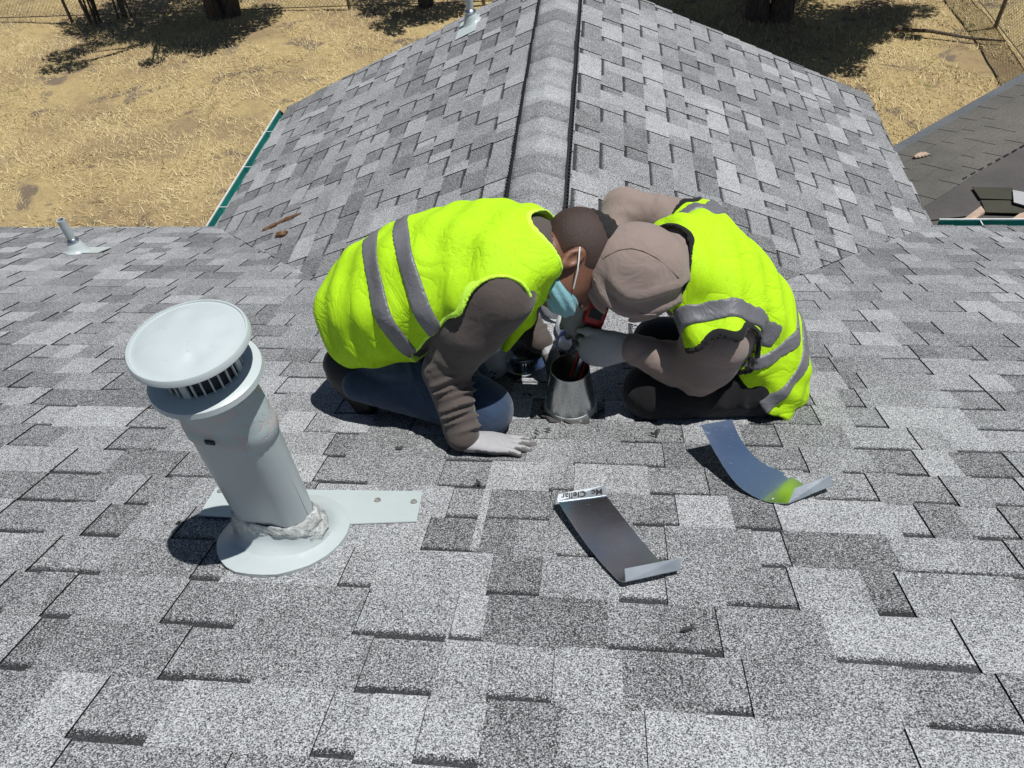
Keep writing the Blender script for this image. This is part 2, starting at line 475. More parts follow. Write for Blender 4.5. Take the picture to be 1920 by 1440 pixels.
def blades_mat():
    k = NB('straw_blades'); at = k.n('ShaderNodeAttribute', attribute_name='shade')
    c = k.ramp(at.outputs['Fac'], [(0.0, (0.11, 0.07, 0.035)), (0.3, (0.36, 0.27, 0.135)), (0.65, (0.62, 0.49, 0.25)), (0.93, (0.75, 0.63, 0.37)), (1.0, (0.13, 0.15, 0.05))])
    k.setv(Base_Color=c, Roughness=0.8); k.b.inputs['Specular IOR Level'].default_value = 0.2
    return k.m
def dry_grass(n=170000):
    r = np.random.default_rng(3)
    x = r.uniform(-14.5, 8.2, n*2); y = r.uniform(4.3, 17.5, n*2)
    dens = .55+.45*np.sin(x*1.1+np.sin(y*.8)*1.4)*np.sin(y*.9+np.sin(x*.6)*1.7)
    bare = np.sin(x*1.7+2*np.sin(y*.9))+np.sin(y*2.3+1.5*np.sin(x*.8))+.7*np.sin(x*4.1+y*3.3)
    keep = (r.uniform(0, 1, n*2) < .3+.7*dens) & (bare < 1.75) & ~((x > XR-K+.2) & (x < XR+K-.2) & (y < YW-.3))
    x, y = x[keep][:n], y[keep][:n]; n = len(x)
    a = r.uniform(0, 2*np.pi, n)*.6+.9; L = np.where(r.uniform(0, 1, n) < .12, r.uniform(.1, .2, n), r.uniform(.03, .11, n)); wd = r.uniform(.0025, .007, n); up = r.uniform(.1, 1.1, n)
    z0 = .05*np.sin(x*.9+y*.5)+.04*np.sin(y*1.3-x*.4)-.052
    dx, dy = np.cos(a), np.sin(a)
    V = np.empty((n, 3, 3), np.float32)
    V[:, 0] = np.stack([x-dy*wd, y+dx*wd, z0], 1); V[:, 1] = np.stack([x+dy*wd, y-dx*wd, z0], 1)
    V[:, 2] = np.stack([x+dx*L, y+dy*L, z0+L*up*.6+.012], 1)
    me = bpy.data.meshes.new('dry_grass'); me.vertices.add(n*3); me.vertices.foreach_set('co', V.ravel())
    me.loops.add(n*3); me.loops.foreach_set('vertex_index', np.arange(n*3, dtype=np.int32))
    me.polygons.add(n); me.polygons.foreach_set('loop_start', np.arange(0, n*3, 3, dtype=np.int32)); me.polygons.foreach_set('loop_total', np.full(n, 3, np.int32))
    me.update(calc_edges=True)
    at = me.attributes.new('shade', 'FLOAT', 'FACE'); at.data.foreach_set('value', np.clip(r.normal(.56, .24, n)+.16*np.sin(x*2.1+1.3*np.sin(y*1.7))*np.sin(y*2.4+1.1*np.sin(x*1.3)), 0, .95).astype(np.float32))
    o = link('dry_grass', me, None, (blades_mat(),)); tag(o, 'brittle straw coloured grass covering the yard', 'grass', kind='stuff')
dry_grass()

# ------------------------------------------------------------------ chain link fences
MT['galv'] = simple('weathered_galvanised_wire', (0.33, 0.32, 0.30), 0.5, 0.6, 0.3)
MT['post'] = simple('weathered_fence_post', (0.16, 0.13, 0.10), 0.8, 0.0, 0.3)
def chain_fence(a, b, h, posts, label, cell=.075, netting=None):
    a, b = Vector(a), Vector(b); d = (b-a).normalized(); L = (b-a).length; up = Vector((0, 0, 1)); nrm = d.cross(up)
    root = empty('chain_link_fence', a); tag(root, label, 'fence', 'chain link fences around the yard')
    vs, fs = [], []
    def wire(p, q2, r=.0026):
        dd = (q2-p).normalized(); s1 = dd.cross(nrm).normalized()*r; s2 = nrm*r
        i = len(vs)
        for e in (p, q2):
            vs.extend([e+s1, e-s1*.5+s2, e-s1*.5-s2])
        fs.extend([(i, i+1, i+4, i+3), (i+1, i+2, i+5, i+4), (i+2, i, i+3, i+5)])
    n = int((L+h)/cell)
    for i in range(n):
        for sgn in (1, -1):
            x0 = i*cell-(h if sgn > 0 else 0); x1 = x0+sgn*h if sgn > 0 else x0-h
            p0, p1 = [x0, 0.0], [x1, h]
            # clip to the panel
            t0, t1 = 0.0, 1.0
            dx = p1[0]-p0[0]
            if dx > 0: t0, t1 = max(t0, (0-p0[0])/dx), min(t1, (L-p0[0])/dx)
            else: t0, t1 = max(t0, (L-p0[0])/dx), min(t1, (0-p0[0])/dx)
            if t1-t0 < .02: continue
            P0 = a+d*(p0[0]+dx*t0)+up*(h*t0+.02)+nrm*(.003*sgn); P1 = a+d*(p0[0]+dx*t1)+up*(h*t1+.02)+nrm*(.003*sgn)
            wire(P0, P1)
    m = mesh_obj('wire_mesh', vs, fs, MT['galv'], root); m['kind'] = 'stuff'
    for t, lean in posts:
        bm = bmesh.new(); p = a+d*(t*L)+nrm*.03; bm_tube(bm, [p-up*.1, p+up*(h+.08)+d*lean], .032, 10); bm_obj('post', bm, MT['post'], root, True)
    bm = bmesh.new(); bm_tube(bm, [a+up*(h+.03), b+up*(h+.03)], .02, 8); bm_obj('top_rail', bm, MT['galv'], root, True)
    bm = bmesh.new(); bm_tube(bm, [a+up*.03, b+up*.03], .008, 6); bm_obj('bottom_wire', bm, MT['post'], root, True)
    return root
chain_fence((-14.5, 15.22, 0), (4.6, 15.22, 0), 1.5, [(.19, .02), (.21, -.03), (.36, 0), (.5, 0), (.64, 0), (.8, 0), (.97, 0)], 'rusty chain link fence along the back of the lawn')
chain_fence((6.55, 15.6, 0), (6.35, 9.0, 0), 1.5, [(.02, 0), (.33, 0), (.66, 0), (.98, 0)], 'chain link fence at the right edge beyond the low brown roof')
# ground beyond the right fence is bare slope
# ------------------------------------------------------------------ trees and brush
def bark_mat():
    k = NB('rough_bark'); p = k.pos()
    mp = k.n('ShaderNodeMapping'); mp.inputs['Scale'].default_value = (9, 9, 1.6); k.l(p, mp.inputs['Vector'])
    n = k.noise(3, 5, 0.7, mp.outputs[0]); k.setv(Base_Color=k.ramp(n, [(0.3, (0.045, 0.034, 0.026)), (0.7, (0.17, 0.13, 0.10))]), Roughness=0.95)
    k.bump(n, 0.9, 0.05); return k.m
def leaf_mat():
    k = NB('grey_green_leaves'); at = k.n('ShaderNodeAttribute', attribute_name='shade')
    c = k.ramp(at.outputs['Fac'], [(0.0, (0.025, 0.042, 0.014)), (1.0, (0.075, 0.105, 0.035))])
    k.setv(Base_Color=c, Roughness=0.6); return k.m
MT['bark'], MT['leaf'] = bark_mat(), leaf_mat()
def leaf_mesh(name, clumps, n, size, seed, parent):
    r = np.random.default_rng(seed)
    cs = np.array([c[:3] for c in clumps]); rr = np.array([c[3] for c in clumps]); pw = rr**2.2; idx = r.choice(len(cs), n, p=pw/pw.sum())
    u = r.normal(size=(n, 3)); u /= np.linalg.norm(u, axis=1)[:, None]
    c = cs[idx]+u*(rr[idx]*r.uniform(.25, 1.0, n)**.6)[:, None]*np.array([1, 1, .7])
    ax = r.normal(size=(n, 3)); ax /= np.linalg.norm(ax, axis=1)[:, None]; bx = np.cross(ax, r.normal(size=(n, 3))); bx /= np.linalg.norm(bx, axis=1)[:, None]
    L = (size*r.uniform(.6, 1.4, n))[:, None]; W = L*.42
    V = np.stack([c-ax*L*.5, c+bx*W*.5, c+ax*L*.5, c-bx*W*.5], 1).astype(np.float32)
    me = bpy.data.meshes.new(name); me.vertices.add(n*4); me.vertices.foreach_set('co', V.ravel())
    me.loops.add(n*4); me.loops.foreach_set('vertex_index', np.arange(n*4, dtype=np.int32))
    me.polygons.add(n); me.polygons.foreach_set('loop_start', np.arange(0, n*4, 4, dtype=np.int32)); me.polygons.foreach_set('loop_total', np.full(n, 4, np.int32))
    me.update(calc_edges=True)
    at = me.attributes.new('shade', 'FLOAT', 'FACE'); at.data.foreach_set('value', r.uniform(0, 1, n).astype(np.float32))
    return link(name, me, parent, (MT['leaf'],))
def tree(x, y, stems, clumps, n, label, seed, leaf=.11, group='trees along the back fence'):
    root = empty('tree', (x, y, 0)); tag(root, label, 'tree', group)
    r = random.Random(seed)
    bm = bmesh.new()
    for (dx, dy, r0, tx, ty, tz) in stems:
        pts, rs = [], []
        for i in range(7):
            t = i/6; pts.append(Vector((x+dx+(tx-dx)*t+r.uniform(-.05, .05)*t*2, y+dy+(ty-dy)*t+r.uniform(-.05, .05)*t*2, -.15+(tz+.15)*t)))
            rs.append(r0*(1.25 if i == 0 else 1)*(1-.6*t))
        bm_tube(bm, pts, rs, 12)
        # limbs into the clumps
    bm_obj('trunk', bm, MT['bark'], root, True)
    tops = [Vector((x+s[3], y+s[4], s[5]*.8)) for s in stems]
    bm = bmesh.new()
    for c in clumps:
        C = Vector(c[:3]); p = min(tops, key=lambda q2: (q2-C).length)
        mid = (p+C)/2+Vector((r.uniform(-.2, .2), r.uniform(-.2, .2), r.uniform(-.1, .2)))
        bm_tube(bm, [p, mid, C], [.06, .04, .012], 6)
    bm_obj('limbs', bm, MT['bark'], root, True)
    leaf_mesh('crown', clumps, n, leaf, seed, root)
    return root
# sunlight comes from the right, so a clump at height h shades the ground h*0.287 m to its left
def sh(px, py, h, r):                       # clump whose shadow falls at a picture point
    p = at_z(px, py); o = SDIR*(h/SDIR.z); return (p.x+o.x, p.y+o.y, h, r)
t1 = at_z(412, 30)
tree(t1.x, t1.y+.15, [(-.12, 0, .17, -.5, .2, 2.8), (.08, .05, .2, .3, .1, 3.0), (.22, -.06, .14, .9, -.3, 2.7), (-.02, -.14, .13, -.2, -.8, 2.6)],
     [sh(330, 48, 2.9, .75), sh(400, 50, 3.2, .95), sh(450, 42, 3.0, .8), sh(370, 72, 2.7, .6), sh(330, 85, 2.6, .45), sh(415, 75, 2.9, .5), sh(285, 112, 2.5, .26), sh(270, 50, 3.3, .6), sh(220, 62, 2.9, .45),
      sh(185, 48, 3.0, .5), sh(160, 80, 2.8, .38), sh(120, 98, 2.6, .42), sh(100, 125, 2.5, .3), sh(140, 120, 2.6, .3), sh(480, 25, 3.1, .6), sh(240, 40, 3.4, .5), sh(350, 40, 3.5, .8), sh(300, 60, 3.1, .6), sh(390, 85, 2.8, .5), sh(350, 62, 3.2, .6), (t1.x, t1.y+1.0, 3.6, 1.2), (t1.x-1.3, t1.y+.8, 3.5, .9)],
     30000, 'spreading multi stemmed tree at the back fence, left of the roof', 11)
t2 = at_z(795, 8)
tree(t2.x, t2.y+.1, [(-.05, 0, .07, -.3, .2, 2.6), (.07, .05, .08, .3, .1, 2.7), (.02, -.05, .06, .1, -.3, 2.5)],
     [sh(720, 45, 2.5, .3), sh(760, 30, 2.7, .5), sh(800, 20, 2.8, .6), sh(840, 12, 2.7, .5), sh(700, 20, 2.8, .35), sh(740, 55, 2.4, .22), (t2.x, t2.y+.5, 3.1, .7)], 6000,
     'slender tree behind the small vent pipe on the wing', 12)
t3 = at_z(1440, 26)
tree(t3.x, t3.y+.1, [(-.14, 0, .19, -.6, .2, 3.0), (.22, .02, .2, .7, .0, 3.1)],
     [sh(1300, 20, 3.2, 1.0), sh(1400, 40, 3.4, 1.1), sh(1480, 60, 3.3, 1.0), sh(1340, 70, 3.0, .9), sh(1420, 95, 3.0, .85), sh(1500, 110, 2.9, .7), sh(1560, 70, 3.0, .7), sh(1600, 35, 3.1, .8), sh(1660, 20, 3.0, .5),
      sh(1460, 130, 2.8, .5), sh(1540, 130, 2.8, .4), sh(1640, 60, 2.9, .35), sh(1720, 10, 3.0, .4), sh(1230, 10, 3.4, 1.0), sh(1380, 120, 2.9, .7), sh(1590, 115, 2.7, .32), sh(1620, 95, 2.7, .25), sh(1290, 55, 3.0, .9), sh(1350, 105, 2.9, .8), sh(1260, 20, 3.1, 1.0), sh(1450, 150, 2.7, .45), sh(1440, 70, 3.5, 1.0), sh(1520, 90, 3.2, .8), sh(1400, 140, 2.7, .5), sh(1490, 158, 2.6, .3), sh(1620, 28, 2.9, .6), sh(1680, 38, 2.8, .35), sh(1580, 85, 2.8, .5), sh(1650, 8, 3.1, .6), sh(1560, 25, 3.3, .8), sh(1710, 60, 2.6, .22), sh(1600, 135, 2.5, .2), (t3.x, t3.y+1.4, 3.8, 1.5), (t3.x+1.2, t3.y+1, 3.6, 1.0), (t3.x-1.3, t3.y+1, 3.6, 1.0)],
     80000, 'large twin trunk tree shading the lawn, right of the roof ridge', 13)
# brush stems by the fence at the far left
def brush(px, py, n, label, seed):
    p = at_z(px, py); r = random.Random(seed); root = empty('shrub', p); tag(root, label, 'shrub', 'leggy shrubs at the back fence')
    tops = []
    for i in range(n):
        a = r.uniform(0, 6.28); b = p+Vector((r.uniform(-.14, .14), r.uniform(-.1, .1), -.08)); t = b+Vector((math.cos(a)*.35, math.sin(a)*.25, r.uniform(1.5, 2.0)))
        bm = bmesh.new(); bm_tube(bm, [b, (b+t)/2+Vector((r.uniform(-.06, .06), 0, 0)), t], [.024, .018, .008], 7); bm_obj('stem', bm, MT['bark'], root, True); tops.append(t)
    leaf_mesh('foliage', [(t.x, t.y, t.z+.1, .32) for t in tops], 1500, .09, seed, root)
brush(178, 33, 5, 'leggy shrub against the fence at the far left', 21)
brush(232, 24, 6, 'leggy shrub between the fence and the multi stemmed tree', 22)
# fallen branch on the lawn at the right
bm = bmesh.new(); a, b = at_z(1672, 55, .03), at_z(1886, 77, .03)
bm_tube(bm, [a, a.lerp(b, .35)+Vector((0, .04, .02)), a.lerp(b, .7)+Vector((0, -.03, 0)), b], [.035, .03, .022, .012], 8)
tag(bm_obj('fallen_branch', bm, MT['bark'], None, True), 'fallen grey branch lying on the dry grass near the right fence', 'branch')

# ------------------------------------------------------------------ the low building at the right, roof half stripped
MT['olive'] = None
def old_roof_mat(name, c1, c2, speck=.5):
    k = NB(name); p = k.pos(); v = k.voro(300, p); s = k.n('ShaderNodeSeparateColor'); k.l(v.outputs['Color'], s.inputs[0])
    n = k.noise(2.2, 4, .6, p); c = k.mix(k.ramp(n, [(.35, 0.0), (.65, 1.0)]), c1, c2)
    f = k.math('MULTIPLY_ADD', s.outputs[0], speck, 1-speck/2)
    cb = k.n('ShaderNodeCombineColor'); [k.l(f, cb.inputs[i]) for i in range(3)]
    k.setv(Base_Color=k.mix(1.0, c, cb.outputs[0], 'MULTIPLY'), Roughness=.92); return k.m
MT['olive'] = old_roof_mat('old_olive_shingle', (0.085, 0.083, 0.072), (0.125, 0.113, 0.10), .9)
MT['edge'] = old_roof_mat('grey_blue_starter_shingle', (0.085, 0.095, 0.105), (0.12, 0.125, 0.13), 1.0)
MT['felt'] = old_roof_mat('worn_brown_felt', (0.062, 0.058, 0.055), (0.09, 0.082, 0.076), .35)
MT['felt2'] = old_roof_mat('dark_olive_sheet', (0.032, 0.034, 0.022), (0.05, 0.048, 0.032), .3)
MT['plank'] = simple('weathered_plank', (0.42, 0.31, 0.23), .85, var=.25, nscale=14)
MT['pale'] = old_roof_mat('pale_shingle_back', (0.30, 0.30, 0.31), (0.4, 0.4, 0.4), .3)
A_, B_ = at_z(1690, 270, 1.92), at_z(1920, 140, 1.92)
cdir = (B_-A_).normalized(); rise = Vector((-cdir.y, cdir.x, 0))*-1; low_s = .20
low = Slope(A_-cdir*1.2, cdir, (-rise.x, -rise.y, -low_s))      # u along the eave, s downhill; s = 0 at the eave
shed = empty('low_building', Vector((3.6, 5.6, 0))); tag(shed, 'low building at the right with a half stripped old brown roof', 'building')
def lowpoly(name, pts, h, mat, parent, th=.006):
    n = len(pts); vs = [low.P(u, s, h) for u, s in pts]+[low.P(u, s, h-th) for u, s in pts]
    fs = [list(range(n)), list(range(2*n-1, n-1, -1))]+[(i, (i+1) % n, n+(i+1) % n, n+i) for i in range(n)]
    o = mesh_obj(name, vs, fs, mat, parent)
    b2 = bmesh.new(); b2.from_mesh(o.data); bmesh.ops.recalc_face_normals(b2, faces=b2.faces); b2.to_mesh(o.data); b2.free()
    return o
UL = 5.2
base = lowpoly('roof_felt', [(.0, 0), (UL, 0), (UL, -3.0), (.0, -3.0)], 0, MT['felt'], shed, .12)
prism('wall', [low.P(.35, -.3, -.13), low.P(UL-.3, -.3, -.13), low.P(UL-.3, -2.8, -.13), low.P(.35, -2.8, -.13)], 0, MT['stucco'], shed)
r2 = random.Random(4)
lowpoly('starter_course', [(0, .02), (UL, .02), (UL, -.09), (0, -.09)], .008, MT['edge'], base)
for i in range(1, 6):                    # remaining old three tab courses
    s1, s0 = -.085-(i-1)*.14, -.085-i*.14; u = r2.uniform(0, .3)
    while u < UL-.05:
        wd = r2.choice((.305, .305, .61)); e = min(u+wd-.009, UL)
        if not (i == 5 and u > 2.2): lowpoly('old_shingle', [(u, s1), (e, s1), (e, s0-.03), (u, s0-.03)], .009+.0035*(i % 2)+.001*i, MT['olive'], base)
        u += wd
# torn seam of the felt, loose sheets and planks left from the tear-off
def lowpx(px, py, h=.0):
    d = ray(px, py); N_ = low.N; t = (low.O+N_*h-CAMP).dot(N_)/d.dot(N_); P = CAMP+d*t-low.O
    return P.dot(low.U), P.dot(low.S)
lowpoly('felt_strip', [lowpx(1700, 338), lowpx(1735, 338), lowpx(1800, 341), lowpx(1925, 268), lowpx(1990, 225), lowpx(1990, 300), lowpx(1925, 395), lowpx(1700, 420)], .012, MT['felt'], base)
for i in range(9):
    x, y = 1803+i*15.5, 339-i*8.6
    lowpoly('torn_tab', [lowpx(x, y), lowpx(x+9, y-4.5), lowpx(x+10, y-2.2), lowpx(x+2, y+2.5)], .02, MT['vent_black'], base, .004)
for pts, mt, hh, nm, lab in ((((1823, 350), (1838, 372), (1899, 374), (1899, 352)), 'felt2', .035, 'loose_roof_sheet', 'dark olive torn-off sheet, the farther of two on the low brown roof'),
                    (((1839, 375), (1849, 398), (1925, 400), (1925, 376)), 'felt2', .026, 'loose_roof_sheet', 'dark olive torn-off sheet, the nearer of two on the low brown roof'),
                    (((1899, 356), (1901, 379), (1926, 386), (1926, 361)), 'pale', .05, 'loose_shingle', 'pale loose shingle at the right edge of the low brown roof')):
    o = lowpoly(nm, [lowpx(*p, hh) for p in pts], hh, MT[mt], None, .008); tag(o, lab, 'roof sheet' if 'sheet' in nm else 'shingle')
for pts, lab in ((((1800, 415), (1840, 386), (1847, 396), (1822, 415)), 'short weathered plank beside the teal gutter, left one'), (((1893, 413), (1912, 400), (1930, 396), (1930, 412)), 'short weathered plank beside the teal gutter, right one')):
    o = lowpoly('plank', [lowpx(*p, .03) for p in pts], .03, MT['plank'], None, .02); tag(o, lab, 'plank')

# ------------------------------------------------------------------ distance field modelling for organic shapes
def smin(a, b, k):
    h = np.clip(.5+.5*(b-a)/k, 0, 1); return b+(a-b)*h-k*h*(1-h)
def smax(a, b, k): return -smin(-a, -b, k)
def V3(v): return np.array((v[0], v[1], v[2]), np.float32)
class Grid:
    def __init__(s, lo, hi, res):
        s.lo, s.res = V3(lo), res
        n = np.ceil((V3(hi)-s.lo)/res).astype(int)+1; s.n = n
        s.X = (s.lo[0]+np.arange(n[0], dtype=np.float32)*res)[:, None, None]
        s.Y = (s.lo[1]+np.arange(n[1], dtype=np.float32)*res)[None, :, None]
        s.Z = (s.lo[2]+np.arange(n[2], dtype=np.float32)*res)[None, None, :]
    def cone(s, a, b, ra, rb=None):
        rb = ra if rb is None else rb; a, b = V3(a), V3(b); d = b-a; L2 = float(d@d)+1e-9
        t = np.clip(((s.X-a[0])*d[0]+(s.Y-a[1])*d[1]+(s.Z-a[2])*d[2])/L2, 0, 1)
        return np.sqrt((s.X-a[0]-t*d[0])**2+(s.Y-a[1]-t*d[1])**2+(s.Z-a[2]-t*d[2])**2)-(ra+(rb-ra)*t)
    def ell(s, c, r, R=None):
        c = V3(c); x, y, z = s.X-c[0], s.Y-c[1], s.Z-c[2]
        if R is not None:
            R = np.array([list(row) for row in R], np.float32)
            x, y, z = R[0, 0]*x+R[1, 0]*y+R[2, 0]*z, R[0, 1]*x+R[1, 1]*y+R[2, 1]*z, R[0, 2]*x+R[1, 2]*y+R[2, 2]*z
        k0 = np.sqrt((x/r[0])**2+(y/r[1])**2+(z/r[2])**2)+1e-6
        k1 = np.sqrt((x/r[0]**2)**2+(y/r[1]**2)**2+(z/r[2]**2)**2)+1e-6
        return k0*(k0-1)/k1
    def ecap(s, a, b, ra, rb, R, sy):
        """tapered capsule with an elliptical section: squashed by sy along the local y axis of R"""
        R = np.array([list(row) for row in R], np.float32); a, b = V3(a), V3(b)
        def loc(x, y, z): return (R[0, 0]*x+R[1, 0]*y+R[2, 0]*z, (R[0, 1]*x+R[1, 1]*y+R[2, 1]*z)/sy, R[0, 2]*x+R[1, 2]*y+R[2, 2]*z)
        x, y, z = loc(s.X-a[0], s.Y-a[1], s.Z-a[2]); d = loc(*(b-a)); L2 = d[0]**2+d[1]**2+d[2]**2+1e-9
        t = np.clip((x*d[0]+y*d[1]+z*d[2])/L2, 0, 1)
        return (np.sqrt((x-t*d[0])**2+(y-t*d[1])**2+(z-t*d[2])**2)-(ra+(rb-ra)*t))*min(1, sy)
    def plane(s, p, n):
        p, n = V3(p), V3(n); n = n/np.linalg.norm(n); return (s.X-p[0])*n[0]+(s.Y-p[1])*n[1]+(s.Z-p[2])*n[2]
    def along(s, a, b):
        a, b = V3(a), V3(b); d = b-a; return ((s.X-a[0])*d[0]+(s.Y-a[1])*d[1]+(s.Z-a[2])*d[2])/float(d@d)
def surface(G, F):
    """surface nets"""
    F = np.ascontiguousarray(np.broadcast_to(F, tuple(G.n)), dtype=np.float32); I = F < 0
    nx, ny, nz = F.shape
    cnt = np.zeros((nx-1, ny-1, nz-1), np.int8)
    for dx in (0, 1):
        for dy in (0, 1):
            for dz_ in (0, 1): cnt += I[dx:nx-1+dx, dy:ny-1+dy, dz_:nz-1+dz_]
    act = (cnt > 0) & (cnt < 8); ci = np.argwhere(act); idx = -np.ones(act.shape, np.int64); idx[act] = np.arange(len(ci))
    acc = np.zeros((len(ci), 3)); num = np.zeros(len(ci))
    cor = [(0, 0, 0), (1, 0, 0), (0, 1, 0), (1, 1, 0), (0, 0, 1), (1, 0, 1), (0, 1, 1), (1, 1, 1)]
    val = [F[ci[:, 0]+c[0], ci[:, 1]+c[1], ci[:, 2]+c[2]] for c in cor]
    for i in range(8):
        for j in range(i+1, 8):
            if sum(abs(cor[i][k]-cor[j][k]) for k in range(3)) != 1: continue
            m = (val[i] < 0) != (val[j] < 0); t = np.where(m, val[i]/(val[i]-val[j]+1e-12), 0)
            p = np.array(cor[i])[None]+(np.array(cor[j])-np.array(cor[i]))[None]*t[:, None]
            acc += np.where(m[:, None], p, 0); num += m
    V = (ci+acc/num[:, None])*G.res+G.lo[None]
    Q = []
    for ax in range(3):
        sl0 = [slice(None)]*3; sl1 = [slice(None)]*3; sl0[ax] = slice(0, -1); sl1[ax] = slice(1, None)
        e = I[tuple(sl0)] != I[tuple(sl1)]; ei = np.argwhere(e); o1, o2 = (ax+1) % 3, (ax+2) % 3
        ok = (ei[:, o1] > 0) & (ei[:, o2] > 0) & (ei[:, o1] < F.shape[o1]-1) & (ei[:, o2] < F.shape[o2]-1); ei = ei[ok]
        ins = I[ei[:, 0], ei[:, 1], ei[:, 2]]
        def cell(d1, d2):
            c = ei.copy(); c[:, o1] -= d1; c[:, o2] -= d2; return idx[c[:, 0], c[:, 1], c[:, 2]]
        q4 = np.stack([cell(1, 1), cell(0, 1), cell(0, 0), cell(1, 0)], 1)
        q4[~ins] = q4[~ins][:, ::-1]; Q.append(q4)
    Q = np.concatenate(Q); return V, Q
def field_obj(name, G, F, mat, parent=None, smooth=1):
    V, Q = surface(G, F)
    if smooth and len(V):
        e = np.concatenate([Q[:, [0, 1]], Q[:, [1, 2]], Q[:, [2, 3]], Q[:, [3, 0]]]); e = np.concatenate([e, e[:, ::-1]])
        for _ in range(smooth):
            for fct in (.5, -.48):
                s_ = np.zeros_like(V); c_ = np.zeros(len(V))
                for k in range(3): s_[:, k] = np.bincount(e[:, 0], V[e[:, 1], k], len(V))
                c_ = np.bincount(e[:, 0], minlength=len(V)); V = V+fct*(s_/np.maximum(c_, 1)[:, None]-V)
    me = bpy.data.meshes.new(name); me.vertices.add(len(V)); me.vertices.foreach_set('co', V.astype(np.float32).ravel())
    me.loops.add(len(Q)*4); me.loops.foreach_set('vertex_index', Q.astype(np.int32).ravel())
    me.polygons.add(len(Q)); me.polygons.foreach_set('loop_start', np.arange(0, len(Q)*4, 4, dtype=np.int32)); me.polygons.foreach_set('loop_total', np.full(len(Q), 4, np.int32))
    me.update(calc_edges=True); me.polygons.foreach_set('use_smooth', np.ones(len(Q), bool))
    return link(name, me, parent, (mat,) if mat else ())
def wav(G, fx, fy, fz, ph=0.0): return np.sin(G.X*fx+G.Y*fy+G.Z*fz+ph)

# ------------------------------------------------------------------ metal and painted things on the roof
def painted():
    k = NB('pale_blue_grey_paint'); p = k.pos(); n = k.noise(7, 4, .6, p)
    c = k.mix(n, (0.41, 0.465, 0.465), (0.50, 0.55, 0.55))
    n2 = k.noise(40, 4, .7, p); c = k.mix(k.math('MULTIPLY', k.ramp(n2, [(.66, 0.0), (.72, 1.0)]), .5), c, (0.33, 0.33, 0.31))
    k.setv(Base_Color=c, Roughness=.32); k.b.inputs['Specular IOR Level'].default_value = .5
    k.bump(k.noise(28, 3, .5, p), .18, .004); return k.m
def peeling():
    k = NB('peeling_paint_on_zinc'); p = k.pos(); n = k.noise(26, 4, .62, p, .5); f = k.ramp(n, [(.53, 0.0), (.55, 1.0)])
    k.setv(Base_Color=k.mix(f, (0.40, 0.465, 0.465), (0.47, 0.445, 0.43)), Roughness=.5); k.bump(f, .4, -.002); return k.m
def galvanised(name, base=(0.70, 0.77, 0.86), r0=.12, r1=.28, scratch=True):
    k = NB(name); p = k.pos(); n = k.noise(11, 4, .6, p)
    mp = k.n('ShaderNodeMapping'); mp.inputs['Scale'].default_value = (8, 90, 8); k.l(p, mp.inputs['Vector']); sc = k.noise(3, 4, .75, mp.outputs[0])
    s = k.ramp(sc, [(.62, 0.0), (.75, 1.0)]) if scratch else None
    k.setv(Base_Color=base, Metallic=1.0)
    r = k.math('MULTIPLY_ADD', n, r1-r0, r0)
    if scratch: r = k.math('ADD', r, k.math('MULTIPLY', s, .25))
    k.l(r, k.b.inputs['Roughness']); k.bump(k.noise(5, 2, .5, p), .06, .02); return k.m
MT['paint'], MT['peel'] = painted(), peeling()
MT['zinc'] = galvanised('bright_galvanised_sheet'); MT['zinc_dull'] = galvanised('dull_galvanised_steel', (.55, .57, .58), .2, .36)
MT['caulk'] = simple('cracked_sealant', (0.46, 0.475, 0.46), .8, var=.4, nscale=45, bump=.9, bscale=70, bdist=.008)
MT['tar'] = simple('dark_roof_cement', (0.06, 0.058, 0.055), .8, var=.4, nscale=40, bump=.5)
MT['slot'] = simple('dark_slot', (0.015, 0.02, 0.024), .7)
MT['rust'] = simple('dirty_washer', (0.30, 0.29, 0.27), .5, .4, .4, 60)
RM = Matrix((Vector((1, 0, 0)), Vector((0, CS, -SLOPE*CS)), NM)).transposed()      # main slope frame: x, down-slope, normal

def roofpoly(name, px, h, th, mat, parent, bev=0.0):
    pts = [on_roof(x, y, h) for x, y in px]; n = len(pts)
    vs = pts+[p-NM*th for p in pts]
    bm = bmesh.new(); bv = [bm.verts.new(v) for v in vs]
    bm.faces.new(bv[:n]); bm.faces.new(bv[:n-1:-1])
    for i in range(n): bm.faces.new((bv[i], bv[n+i], bv[n+(i+1) % n], bv[(i+1) % n]))
    return bm_obj(name, bm, mat, parent)
def stadium(hl, r, n=12):
    pts = []
    for i in range(n+1): a = -math.pi/2+math.pi*i/n; pts.append((hl+r*math.cos(a), r*math.sin(a)))
    for i in range(1, 8): pts.append((hl-2*hl*i/8, r))
    for i in range(n+1): a = math.pi/2+math.pi*i/n; pts.append((-hl+r*math.cos(a), r*math.sin(a)))
    for i in range(1, 8): pts.append((-hl+2*hl*i/8, -r))
    return pts
def rings_obj(name, rings, mat, parent, caps=False):
    bm = bmesh.new(); rr = [[bm.verts.new(p) for p in r] for r in rings]; n = len(rr[0])
    for a, b in zip(rr, rr[1:]):
        for j in range(n): bm.faces.new((a[j], a[(j+1) % n], b[(j+1) % n], b[j]))
    if caps: bm.faces.new(rr[0][::-1]); bm.faces.new(rr[-1])
    return bm_obj(name, bm, mat, parent, True)

